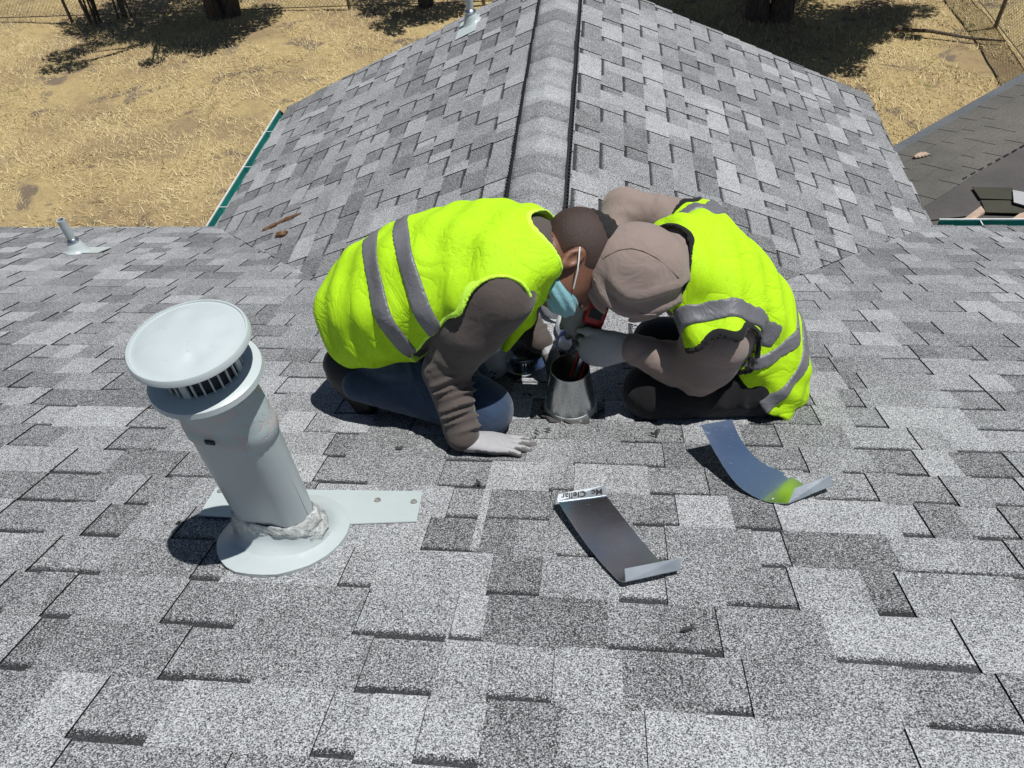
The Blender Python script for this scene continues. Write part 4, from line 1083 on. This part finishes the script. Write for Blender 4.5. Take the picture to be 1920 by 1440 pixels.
# ===== worker 1: kneels at the left, right hand planted on the shingles
def worker_one():
    root = empty('person', on_roof(700, 740)); tag(root, 'kneeling person in lime vest and jeans leaning on one gloved hand', 'person', 'workers kneeling on the roof')
    PEL, WST, CHE, UPC, NEK = at_y(726, 566, 1.715), at_y(792, 534, 1.70), at_y(868, 508, 1.69), at_y(934, 488, 1.69), at_y(1000, 470, 1.70)
    HD = at_y(1074, 486, 1.69)
    RS, RE, RW = at_y(926, 545, 1.535), at_y(836, 694, 1.49), on_roof(868, 818, .055)
    LS, LE_, LW = at_y(985, 497, 1.87), at_y(972, 592, 1.98), at_y(1012, 640, 1.90)
    RH, RK, RA = at_y(700, 640, 1.66), on_roof(908, 768, .085), on_roof(672, 722, .13)
    LH, LK, LA = at_y(720, 575, 1.84), on_roof(868, 712, .085), on_roof(700, 668, .10)
    TOE = on_roof(690, 757, .035); HEEL = on_roof(634, 678, .19)
    lat = Vector((0, 1, 0))
    def fr(a, b): return frame(b-a, lat)
    def torso(fd, o, k=.05):
        fd.ecap(PEL, WST, .184+o, .186+o, fr(PEL, WST), .88, k); fd.ecap(WST, CHE, .190+o, .188+o, fr(WST, CHE), .78, k)
        fd.ecap(CHE, UPC, .188+o, .170+o, fr(CHE, UPC), .70, k); fd.ecap(UPC, NEK, .155+o, .075+o, fr(UPC, NEK), .72, k)
        fd.cone(RS+Vector((.03, .06, .01)), RS, .085+o, .078+o, k); fd.cone(LS+Vector((.0, -.06, .0)), LS, .085+o, .078+o, k)
    # --- skin: head, neck and the body under the clothes, one surface
    f_ = Vector((.74, -.33, -.60)); u_ = Vector((.60, .62, .50)); u_ = (u_-f_*u_.dot(f_)/f_.length_squared).normalized(); f_.normalize(); _r = Matrix.Rotation(math.radians(16), 3, Vector(CF.tolist())); f_, u_ = _r@f_, _r@u_; r_ = f_.cross(u_)
    _t = math.radians(3); f_, r_ = f_*math.cos(_t)-r_*math.sin(_t), r_*math.cos(_t)+f_*math.sin(_t)
    HR = Matrix((r_, f_, u_)).transposed()
    HS = 1.10
    def H(x, y, z): return HD+(r_*x+f_*y+u_*z)*HS
    fd = Field(Vector((-1.02, 1.2, 3.42)), Vector((.16, 2.16, 4.42)), .0058)
    fd.ecap(PEL, CHE, .15, .15, fr(PEL, CHE), .72, .05); fd.ecap(CHE, NEK, .12, .045, fr(CHE, NEK), .72, .05)
    fd.chain([UPC, RS, RE, RW], [.06, .05, .042, .032], .03); fd.chain([UPC, LS, LE_, LW], [.06, .05, .042, .032], .03)
    fd.chain([PEL, RH, RK, RA, HEEL], [.12, .075, .055, .032, .025], .03); fd.chain([PEL, LH, LK, LA], [.12, .085, .062, .045], .03)
    fd.cone(NEK-Vector((.02, 0, .0)), H(0, -.045, -.05), .062, .066, .03)
    fd.ell(H(0, -.012, .034), (.079*HS, .101*HS, .088*HS), HR, .02); fd.ell(H(0, .028, -.035), (.066*HS, .072*HS, .088*HS), HR, .03); fd.ell(H(0, .036, -.088), (.05*HS, .05*HS, .038*HS), HR, .025)
    fd.cone(H(0, .094, .0), H(0, .116, -.036), .010, .015, .012)
    for s in (-1, 1):
        fd.ell(H(.032*s, .098, .008), (.017*HS, .012*HS, .012*HS), HR, .01, True); fd.ell(H(.031*s, .086, .008), (.013*HS, .013*HS, .011*HS), HR, .004)
        fd.ell(H(.081*s, -.010, -.012), (.011*HS, .021*HS, .035*HS), HR, .006); fd.ell(H(.089*s, -.006, -.008), (.008*HS, .012*HS, .021*HS), HR, .005, True)
        fd.ell(H(.083*s, -.010, -.040), (.009*HS, .011*HS, .012*HS), HR, .006)
    fd.cone(H(-.02, .092, -.065), H(.02, .092, -.065), .008, .008, .01)
    for yy_ in (0.0, .02): fd.cone(H(-.045, -.108+yy_*.5, -.02-yy_), H(.045, -.108+yy_*.5, -.02-yy_), .005, .005, .008, True)
    fd.obj('body', MT['skin'], root)
    # hair: cropped back and sides, thick on top
    hf = Field(HD-Vector((.19, .19, .19)), HD+Vector((.19, .19, .19)), .0045)
    hf.ell(H(0, -.013, .035), (.0822*HS, .1045*HS, .0915*HS), HR, .01)
    hf.cutplane(H(0, .02, -.035), f_*.55-u_*.85, .01); hf.cutplane(H(0, .052, .03), f_-u_*.35, .012); hf.ell(H(.088, -.004, -.022), (.03*HS, .03*HS, .044*HS), HR, .008, True); hf.ell(H(-.088, -.004, -.022), (.03*HS, .03*HS, .044*HS), HR, .008, True)
    ho = hf.obj('cropped_hair', MT['hairfade'], root)
    co = np.array([v.co[:] for v in ho.data.vertices]); lo_ = (co-V3(H(0, -.02, -.01)))@V3(u_)/HS+.25*((co-V3(H(0, 0, 0)))@V3(-f_))/HS*0
    at = ho.data.attributes.new('dense', 'FLOAT', 'POINT'); at.data.foreach_set('value', np.clip((lo_+.06)/.07, 0.4, 1).astype(np.float32))
    ht = Field(HD-Vector((.2, .2, .2)), HD+Vector((.2, .2, .2)), .0045); ht.ell(H(0, .004, .052), (.077*HS, .107*HS, .090*HS), HR, .01)
    ht.F += .0035*wav(ht.G, 300, 120, 90)*wav(ht.G, 90, 260, 210)
    ht.cutplane(H(0, 0, .088), -u_-f_*.12, .012)
    ht.obj('hair', MT['hairtop'], root)
    # face mask with ear loops
    mk = Field(HD-Vector((.2, .2, .2)), HD+Vector((.2, .2, .2)), .004)
    mk.ell(H(0, .036, -.076), (.066*HS, .084*HS, .046*HS), HR, .01); mk.F += .0022*np.sin(mk.G.plane(HD, u_)*260)
    mk.cutplane(H(0, .05, -.044), u_-f_*.35, .006); mk.cutplane(H(0, .012, -.07), -f_-u_*.3, .008)
    m = mk.obj('face_mask', MT['mask'], root)
    for s in (1, -1):
        for e, mid, mm in ((H(.088*s, -.024, .016), H(.088*s, .022, -.018), H(.066*s, .056, -.046)), (H(.092*s, -.020, -.046), H(.086*s, -.004, -.07), H(.066*s, .016, -.092))):
            bm = bmesh.new(); bm_tube(bm, [e, e.lerp(mid, .5)+r_*.003*s, mid, mm], .0022, 6); bm_obj('ear_loop', bm, MT['white'], m, True)
    # --- shirt
    sh_ = Field(Vector((-1.02, 1.2, 3.42)), Vector((.12, 2.2, 4.42)), .0056)
    torso(sh_, 0.0)
    sh_.cone(RS+Vector((.012, -.004, -.012)), RS.lerp(RE, .45), .097, .092, .03); sh_.cone(RS.lerp(RE, .45), RE, .090, .064, .02, wr=folds(RS.lerp(RE, .45), RE, 3, .003, .5, 1.0))
    sd_ = (RW-RE).cross(Vector((0, .8, .6))).normalized(); sd_ = sd_ if sd_.x > 0 else -sd_
    sh_.cone(RE, RW+Vector((.0, 0, .01)), .066, .046, .02, wr=folds(RE, RW, 8, .016, -.2, .98, 1.0, .6, sd_))
    sh_.cone(RW+Vector((0, 0, .008)), RW.lerp(RE, .12), .047, .052, .012)
    sh_.chain([LS, LE_, LW], [.085, .062, .046], .03, wr=folds(LE_, LW, 5, .009, -.3, 1.0))
    sh_.cone(NEK-Vector((.05, 0, 0)), NEK+Vector((.015, 0, 0)), .09, .078, .02)
    sh_.F = np.maximum(sh_.F, -sh_.G.cone(NEK-Vector((.02, 0, 0)), NEK+Vector((.2, 0, .0)), .070, .070))
    sh_.obj('shirt', MT['shirt'], root)
    # --- jeans, belt, boots
    jn = Field(Vector((-1.0, 1.3, 3.4)), Vector((-.1, 2.3, 4.2)), .0068)
    jn.ecap(PEL-Vector((.03, 0, .02)), PEL+Vector((.05, 0, .02)), .172, .165, fr(PEL, WST), .85, .05)
    jn.chain([RH+Vector((0, .02, -.01)), RK], [.10, .084], .04, wr=folds(RH, RK, 6, .008, .1, .95, 4.0)); jn.cone(RK, RA, .080, .052, .03)
    jn.chain([LH, LK], [.11, .085], .04); jn.cone(LK, LA, .082, .062, .03)
    jeans = jn.obj('jeans', MT['jeans'], root)
    sa, sb = RH+Vector((0, .02, -.01)), RK; sx = (sb-sa).normalized(); so = Vector((0, -.62, .78)); so = (so-sx*so.dot(sx)).normalized()
    bm = bmesh.new(); bm_tube(bm, [sa.lerp(sb, t)+so*(.099-.016*t) for t in [i/10 for i in range(1, 10)]], .0028, 6); bm_obj('seam', bm, MT['stitch'], jeans, True)
    bt = Field(PEL-Vector((.35, .35, .3)), PEL+Vector((.35, .35, .3)), .0065); bt.ecap(PEL-Vector((.03, 0, .02)), PEL+Vector((.05, 0, .02)), .180, .173, fr(PEL, WST), .85, .05)
    bp = PEL+Vector((-.105, 0, -.045)); ba = (WST-PEL).normalized()
    bt.cutplane(bp+ba*.02, ba); bt.cutplane(bp-ba*.02, -ba); bt.obj('belt', MT['belt'], root)
    for A_, T_, K_ in ((HEEL, TOE, 0), (on_roof(668, 610, .17), on_roof(715, 668, .03), 1)):
        bo = Field(Vector((-1.1, 1.3, 3.4)), Vector((-.45, 2.2, 4.2)), .006); M_ = A_.lerp(T_, .6)
        bo.cone(A_, M_, .046, .05, .02); bo.cone(M_, T_, .047, .036, .02); bo.cone(A_.lerp(T_, .25), (RA if K_ == 0 else LA)+Vector((.13, 0, .0)), .058, .070, .03)
        sole = (T_-A_).normalized(); back = Vector((-.8, -.15, -.35)); back = (back-sole*back.dot(sole)).normalized()
        bo.cone(A_+back*.022, T_+back*.02, .032, .030, .006); bo.obj('boot', MT['boot'], root)
    # --- vest
    OFF = .017
    def vest_field(o):
        fv = Field(Vector((-1.08, 1.3, 3.5)), Vector((.06, 2.2, 4.46)), .0056)
        torso(fv, OFF+o, .06); fv.ecap(PEL-Vector((.045, 0, .04)), PEL, .19+o, .198+o, fr(PEL, WST), .90, .05)
        g = fv.G
        fv.F = fv.F+.006*wav(g, 22, 15, -26)*wav(g, 10, 24, 18, 1.0)+.0035*wav(g, 50, -18, 32, 2)
        # neck and arm openings
        fv.cone(NEK-Vector((.012, 0, -.012)), NEK+Vector((.2, 0, .03)), .088, .12, .006, True)
        for S_, E_ in ((RS, RE), (LS, LE_)):
            ax = (E_-S_).normalized(); fv.cone(S_+ax*.015+Vector((.012, -.03, -.01) if S_ is RS else (.02, .075, -.04)), E_+Vector((0, 0 if S_ is RS else .05, 0)), .096 if S_ is RS else .075, .105, .006, True)
        fv.cone(RS+Vector((.03, -.1, .015)), RS+Vector((.06, -.2, .03)), .085, .1, .006, True)
        # hem
        A_, B_, C_ = at_y(600, 588, 1.84), at_y(690, 676, 1.58), at_y(835, 670, 1.55); n_ = (B_-A_).cross(C_-A_).normalized(); n_ = n_ if n_.z < 0 else -n_
        fv.cutplane(A_, n_, .012)
        fv.cutplane(PEL-ba*.165, -ba, .012)
        # loose front panel hanging below the chest
        return fv
    fv = vest_field(0); fv.chain([at_y(1003, 478, 1.66), at_y(1000, 545, 1.65), at_y(984, 596, 1.65), at_y(948, 652, 1.66)], [.034, .030, .026, .014], .03)
    vest = fv.obj('vest', MT['hivis1'], root, 3)
    F2 = vest_field(.006)
    for px, py, Y, tilt in ((718, 545, 1.60, 0), (786, 528, 1.60, 0)):
        c = at_y(px, py, Y); n_ = (Vector((.88, .16, .34))).normalized()
        st = Field.__new__(Field); st.G = F2.G; st.F = np.maximum(F2.F, np.abs(F2.G.plane(c, n_)+.010*wav(F2.G, 9, 14, 0))-.027); st.obj('reflective_stripe', MT['tape'], vest, 8)
    # light binding round the arm hole and neck
    bd = Field.__new__(Field); bd.G = F2.G; g = bd.G
    ax = (RE-RS).normalized(); dA = np.minimum(g.cone(RS+ax*.015+Vector((.012, -.03, -.01)), RE, .096, .105), g.cone(RS+Vector((.03, -.1, .015)), RS+Vector((.06, -.2, .03)), .085, .1)); dN = g.cone(NEK-Vector((.012, 0, -.012)), NEK+Vector((.2, 0, .03)), .088, .12)
    bd.F = np.maximum(F2.F, np.minimum(np.abs(dA-.004)-.006, np.abs(dN-.004)-.006)); bd.obj('binding', MT['binding'], vest, 5)
    # --- gloves
    planted = hand(root, RW+Vector((.026, -.004, -.020)), on_roof(996, 836, .012)-on_roof(880, 826, .035), NM, -1, [(-.05, .12, .1), (-.08, .15, .12), (-.06, .15, .1), (-.03, .1, .1)], scale=1.02, thumb=(.55, .1, .1), thumb_drop=.12, cuff=.012)
    gl = hand(root, LW+Vector((.03, -.02, -.03)), Vector((.45, -.45, -.6)), Vector((.5, .3, .5)), 1, [(.4, .5, .3)]*4, coat_all=True, thumb=(.6, .2, .2), cuff=.0)
    # faded print across the back of the planted glove
    y_ = (on_roof(996, 836, .012)-on_roof(880, 826, .035)).normalized(); z_ = (NM-y_*NM.dot(y_)).normalized(); x_ = y_.cross(z_); W_ = RW+Vector((.026, -.004, -.020)); rp = random.Random(2)
    Rg = Matrix((x_, y_, z_)).transposed(); bm = bmesh.new()
    for i in range(8):
        if i == 4: continue
        xx = -.022+i*.0063; bm_box(bm, W_+x_*xx+y_*(.052+rp.uniform(-.001, .001))+z_*(.0218-abs(xx)*abs(xx)*4), (.0042, .0022, .003), Rg); bm_box(bm, W_+x_*(xx+rp.choice((-.0012, .0012)))+y_*.052+z_*(.0218-abs(xx)*abs(xx)*4), (.0016, .0085, .003), Rg)
    bm_obj('printed_mark', bm, MT['ink'], planted)
    return root
worker_one()

# ===== worker 2: hooded, kneels at the right and works the tool into the cone
def worker_two():
    root = empty('person', on_roof(1340, 745)); tag(root, 'kneeling person in taupe hood and black trimmed lime vest working over the metal cone', 'person', 'workers kneeling on the roof')
    PEL, WST, CHE, UPC, NEK = at_y(1412, 672, 1.79), at_y(1396, 612, 1.81), at_y(1350, 548, 1.82), at_y(1308, 510, 1.81), at_y(1262, 500, 1.775)
    HD = at_y(1190, 508, 1.70)
    LS, LE_, LW = at_y(1344, 642, 1.615), at_y(1306, 700, 1.65), at_y(1184, 652, 1.645)
    RS, RE, RW = at_y(1296, 424, 2.03), at_y(1168, 392, 2.06), at_y(1100, 540, 1.78)
    LH, LK, LA = on_roof(1412, 718, .11), on_roof(1222, 732, .088), on_roof(1440, 738, .065)
    RH, RK, RA = on_roof(1445, 640, .15), on_surf(1232, 640, .10), on_roof(1425, 660, .06)
    lat = (RS-LS).normalized()
    def fr(a, b): return frame(b-a, lat)
    def torso(fd, o, k=.05):
        fd.ecap(PEL, WST, .168+o, .165+o, fr(PEL, WST), .82, k); fd.ecap(WST, CHE, .165+o, .178+o, fr(WST, CHE), .76, k)
        fd.ecap(CHE, UPC, .178+o, .165+o, fr(CHE, UPC), .72, k); fd.ecap(UPC, NEK, .15+o, .075+o, fr(UPC, NEK), .74, k)
        fd.cone(LS+lat*.06, LS, .085+o, .078+o, k); fd.cone(RS-lat*.06, RS, .082+o, .072+o, k)
    lo, hi = Vector((-.22, 1.25, 3.38)), Vector((.86, 2.36, 4.44))
    fd = Field(lo, hi, .0085)
    fd.ecap(PEL, CHE, .14, .14, fr(PEL, CHE), .72, .05); fd.ecap(CHE, NEK, .14, .06, fr(CHE, NEK), .72, .05)
    fd.chain([UPC, LS, LE_, LW], [.07, .055, .04, .03], .03); fd.chain([UPC, RS, RE, RW], [.07, .055, .04, .03], .03)
    fd.chain([PEL, LH, LK, LA], [.11, .08, .06, .045], .03); fd.chain([PEL, RH, RK, RA], [.11, .08, .06, .045], .03)
    fd.cone(NEK, HD, .06, .06, .03); f_ = Vector((-.72, -.22, -.66)).normalized(); u_ = Vector((-.6, -.25, .72)); u_ = (u_-f_*u_.dot(f_)).normalized(); r_ = f_.cross(u_); HR = Matrix((r_, f_, u_)).transposed()
    def H(x, y, z): return HD+r_*x+f_*y+u_*z
    fd.ell(H(0, .0, .02), (.075, .095, .085), HR, .02); fd.ell(H(0, .04, -.04), (.06, .065, .08), HR, .03); fd.cone(H(0, .10, -.005), H(0, .122, -.04), .01, .015, .012)
    for s in (-1, 1): fd.ell(H(.032*s, .103, .005), (.016, .012, .012), HR, .008, True); fd.ell(H(.078*s, 0, -.02), (.011, .02, .033), HR, .006)
    fd.obj('body', MT['skin'], root)
    # --- hooded sweatshirt, hood and sleeves in one piece
    hs = Field(lo, hi, .0056); torso(hs, 0.0)
    hx = (HD-NEK).normalized()
    hs.ell(HD+hx*.004, (.148, .130, .138), Matrix((hx, hx.cross(Vector((0, 0, 1))).normalized(), hx.cross(hx.cross(Vector((0, 0, 1)))).normalized())).transposed(), .02)
    hs.cone(NEK+Vector((.0, 0, .0)), HD+Vector((.04, 0, .0)), .080, .110, .03)
    g = hs.G; dH = np.sqrt((g.X-HD.x)**2+(g.Y-HD.y)**2+(g.Z-HD.z)**2); low_ = np.clip((HD.z+.03-g.Z)*9+(HD.y+.03-g.Y)*3.5, 0, 1)*(dH < .21)
    hs.F = hs.F+(.0105*low_*np.sin(g.Z*80+g.X*45-g.Y*30+2.2*np.sin(g.X*22))).astype(np.float32)
    nk = np.exp(-((g.X-NEK.x)**2+(g.Y-NEK.y)**2+(g.Z-NEK.z)**2)/.012); hs.F = hs.F+(.003*nk*np.sin(g.X*120+g.Z*60)).astype(np.float32)
    # face opening
    hs.cone(HD+f_*.07-u_*.01, HD+f_*.3-u_*.08, .085, .10, .012, True)
    hs.cone(LS+Vector((.01, .02, -.01)), LS.lerp(LE_, .5), .086, .088, .03, wr=folds(LS, LE_, 2.0, .006, 0, 1.2, 2)); hs.cone(LS.lerp(LE_, .5), LE_, .090, .074, .03)
    hs.cone(LE_, LE_.lerp(LW, .45), .074, .060, .02, wr=folds(LE_, LW, 4.0, .008, -.2, .7, 1.5)); hs.cone(LE_.lerp(LW, .45), LW, .060, .044, .02, wr=folds(LE_, LW, 5, .005, .3, 1.0, 2))
    hs.chain([RS, RE], [.080, .062], .03, wr=folds(RS, RE, 4, .007, .3, 1.1, 1.2)); hs.chain([RE, RW], [.062, .042], .03, wr=folds(RE, RW, 6, .007, -.1, 1.0, 2))
    hoodie = hs.obj('hooded_sweatshirt', MT['hood'], root)
    # seams of the hood
    def on_field(px, py):
        d = ray(px, py).normalized(); P_, t = CAMP, 1.2; sub = hs.F
        while t < 3.2:
            p = CAMP+d*t; i = ((V3(p)-g.lo)/g.res).round().astype(int)
            if (i >= 0).all() and (i < g.n).all() and sub[i[0], i[1], i[2]] < 0: return p-d*.0005
            t += .0015
        return None
    for pts in ([(1116, 500), (1136, 480), (1160, 468), (1184, 465), (1206, 470), (1230, 482), (1252, 500), (1272, 520), (1290, 536)], [(1113, 522), (1128, 544), (1150, 562), (1176, 578), (1206, 590), (1230, 590)]):
        P_ = [p for p in (on_field(*q_) for q_ in pts) if p is not None]
        if len(P_) > 2: bm = bmesh.new(); bm_tube(bm, P_, .0018, 6); bm_obj('hood_seam', bm, MT['hood'], hoodie, True)
    # --- trousers and shoes
    tr = Field(lo-Vector((0, 0, .05)), hi, .0075); tr.ecap(PEL-Vector((0, 0, .03)), PEL.lerp(WST, .5), .165, .16, fr(PEL, WST), .85, .05)
    tr.chain([LH, LK], [.10, .088], .04, wr=folds(LH, LK, 5, .006, .1, .95, 4)); tr.cone(LK, LA, .086, .066, .03); tr.chain([RH, RK], [.11, .086], .04); tr.cone(RK, RA, .08, .062, .03)
    tr.obj('trousers', MT['black_pants'], root)
    for A_, T_ in ((LA, on_roof(1462, 742, .045)), (RA, RA+Vector((.08, 0, -.03)))):
        bo = Field(A_-Vector((.2, .2, .2)), A_+Vector((.3, .2, .2)), .006); bo.cone(A_-Vector((.03, 0, 0)), T_, .05, .042, .02); bo.cone(T_, T_+Vector((.012, 0, .07)), .034, .03, .02); bo.obj('shoe', MT['boot'], root)
    # --- vest with black edges
    OFF = .018
    axL = (LE_-LS).normalized(); axR = (RE-RS).normalized()
    LA0, LA1 = LS+axL*.02+Vector((.022, -.015, -.02)), LS+axL*.02+Vector((.022, -.015, -.02))+Vector((.0, -.22, -.12))
    def dL(g): return g.cone(LA0+Vector((.0, -.02, .022)), LA1, .112, .135)
    RA0, RA1 = RS+Vector((-.035, .02, .0)), RS+Vector((-.26, .08, .02))
    def dR(g): return g.cone(RA0, RA1, .092, .12)
    def dN(g): return g.cone(NEK+Vector((-.01, 0, .02)), HD, .100, .145)
    def vest_field(o):
        fv = Field(lo, hi+Vector((.1, 0, 0)), .0056); torso(fv, OFF+o, .06); fv.cone(LS+lat*.07, LS, .102+o, .100+o, .05); fv.ecap(PEL-Vector((-.01, .02, .05)), PEL, .195+o, .19+o, fr(PEL, WST), .84, .05)
        g = fv.G; fv.F = fv.F+.006*wav(g, 20, 15, 26)*wav(g, 12, -22, 18, 1.0)+.004*wav(g, 48, 22, -34, 2)
        drape = np.clip((PEL.z+.16-g.Z)*6, 0, 1); fv.F = fv.F+(.0035*drape*np.sin(g.X*45+g.Z*55+g.Y*22)).astype(np.float32)
        fv.F = smax(fv.F, -dL(g), .006); fv.F = smax(fv.F, -dR(g), .006); fv.F = smax(fv.F, -dN(g), .006)
        A_, B_, C_ = at_y(1503, 652, 1.90), at_y(1442, 742, 1.63), at_y(1365, 712, 1.58); n_ = (B_-A_).cross(C_-A_).normalized(); n_ = n_ if n_.z < 0 else -n_
        fv.cutplane(A_, n_, .012); return fv
    fv = vest_field(0); vest = fv.obj('vest', MT['hivis2'], root, 3)
    F2 = vest_field(.006); g = F2.G
    def stripe(mask, name='reflective_stripe', mat='tape'):
        st = Field.__new__(Field); st.G = g; st.F = np.maximum(F2.F, mask); st.obj(name, MT[mat], vest, 8)
    ax = (CHE-PEL).normalized(); a1 = at_y(1462, 640, 1.74); a2 = at_y(1484, 668, 1.78)
    bk = g.plane(at_y(1452, 560, 1.86), lat)
    upper = -g.plane(a1, (ax+Vector((0, 0, .15))).normalized())
    stripe(np.abs(dR(g)-.050)-.021)
    def slab(p, q_, r, hw):
        n_ = (q_-p).cross(r-p).normalized(); return np.abs(g.plane(p, n_)+.005*wav(g, 14, 18, 0))-hw
    J = at_y(1468, 634, 1.72)
    def hit(px, py):
        d = ray(px, py).normalized(); t = 1.2
        while t < 3.4:
            p = CAMP+d*t; i = ((V3(p)-g.lo)/g.res).round().astype(int)
            if (i >= 0).all() and (i < g.n).all() and F2.F[i[0], i[1], i[2]] < 0: return p
            t += .002
        return CAMP+d*2.2
    q1, q2_, q3 = hit(1270, 596), hit(1352, 576), hit(1462, 632)
    stripe(np.maximum(slab(q1, q2_, q3, .0225), np.maximum(-g.plane(WST, lat*-1)-.0, g.plane(q3, (q3-q2_).normalized()))))
    dJ = (at_y(1468, 634, 1.72)-at_y(1434, 500, 2.0)).normalized()
    stripe(np.maximum(slab(at_y(1436, 508, 2.0), J, WST, .017), g.plane(J, dJ)))
    stripe(np.maximum(slab(J, at_y(1363, 690, 1.60), WST+Vector((0, .05, -.03)), .022), -g.plane(J+Vector((.01, .02, .02)), (.3, .9, .5))*-1))
    stripe(slab(at_y(1476, 548, 1.98), at_y(1434, 718, 1.66), at_y(1494, 630, 1.79), .021))
    stripe(np.minimum(np.minimum(np.abs(dL(g)-.003)-.0055, np.abs(dR(g)-.003)-.0055), np.abs(dN(g)-.003)-.0055), 'edging', 'trim')
    # --- gloves: near hand grips the tool at the cone, far hand steadies its head
    hand(root, LW+Vector((-.030, 0, .0)), Vector((-.95, -.02, -.16)), Vector((.10, -.86, .50)), 1, [(.25, .9, .7), (.3, .95, .7), (.35, 1.0, .7), (.4, 1.0, .7)], thumb=(.55, .2, .15), thumb_drop=-.05, cuff=.005)
    hand(root, RW+Vector((-.008, -.01, -.025)), at_y(1074, 625, 1.72)-at_y(1100, 540, 1.78), Vector((-.1, -.75, .65)), -1, [(.1, .3, .3), (.15, .35, .3), (.2, .4, .3), (.2, .4, .3)], thumb=(.5, .1, .2), cuff=.005, coat_all=False)
    return root
worker_two()

# ------------------------------------------------------------------ the red and black power tool pushed into the cone
def power_tool():
    CB = on_roof(1070, 772)
    T0 = CB+Vector((.006, .026, .10)); T1 = at_y(1124, 578, 1.735)
    root = empty('power_tool', T0); tag(root, 'red and black hand tool held upright with its nose inside the metal cone', 'tool')
    d = (T1-T0).normalized(); L = (T1-T0).length; R_ = frame(d, (CAMP-T0).cross(d)); x, y = R_@Vector((1, 0, 0)), R_@Vector((0, 1, 0))
    bm = bmesh.new(); bm_box(bm, T0+d*(L*.40), (.044, .036, L*.80), R_); bm_obj('grip', bm, MT['blackp'], root, True, .010, 3)
    for sx in (-.5, .5):
        bm = bmesh.new(); bm_box(bm, T0+d*(L*.36)+x*sx*.03, (.009, .040, L*.5), R_); bm_obj('side_stripe', bm, MT['red'], root, True, .003)
    bm = bmesh.new(); bm_box(bm, T0+d*(L*.30)+y*.016, (.014, .010, L*.34), R_); bm_obj('inlay', bm, MT['zinc_dull'], root, True, .003)
    bm = bmesh.new(); bm_box(bm, T0+d*(L*.93)+x*.006, (.066, .052, L*.28), R_); bm_obj('motor_housing', bm, MT['red'], root, True, .012, 3)
    bm = bmesh.new(); bm_box(bm, T0+d*(L*.76), (.052, .044, .03), R_); bm_obj('collar', bm, MT['blackp'], root, True, .006)
    bm = bmesh.new(); bm_box(bm, T0+d*(L*.62)+y*.02, (.018, .012, .045), R_); bm_obj('trigger', bm, MT['blackp'], root, True, .004)
    bm = bmesh.new(); bm_box(bm, T0+d*(L*.95)+y*.0265+x*.004, (.040, .002, .030), R_); bm_obj('nameplate', bm, MT['slot'], root)
    for i in range(4):
        bm = bmesh.new(); bm_box(bm, T0+d*(L*(.86+i*.022))+x*.0395, (.002, .034, .003), R_); bm_obj('cooling_slot', bm, MT['slot'], root)
    a = T0+d*(L*1.04)+x*.02; bm = bmesh.new(); bm_tube(bm, [a, at_y(1172, 548, 1.74)], .007, 8); bm_obj('rod', bm, MT['zinc_dull'], root, True)
power_tool()
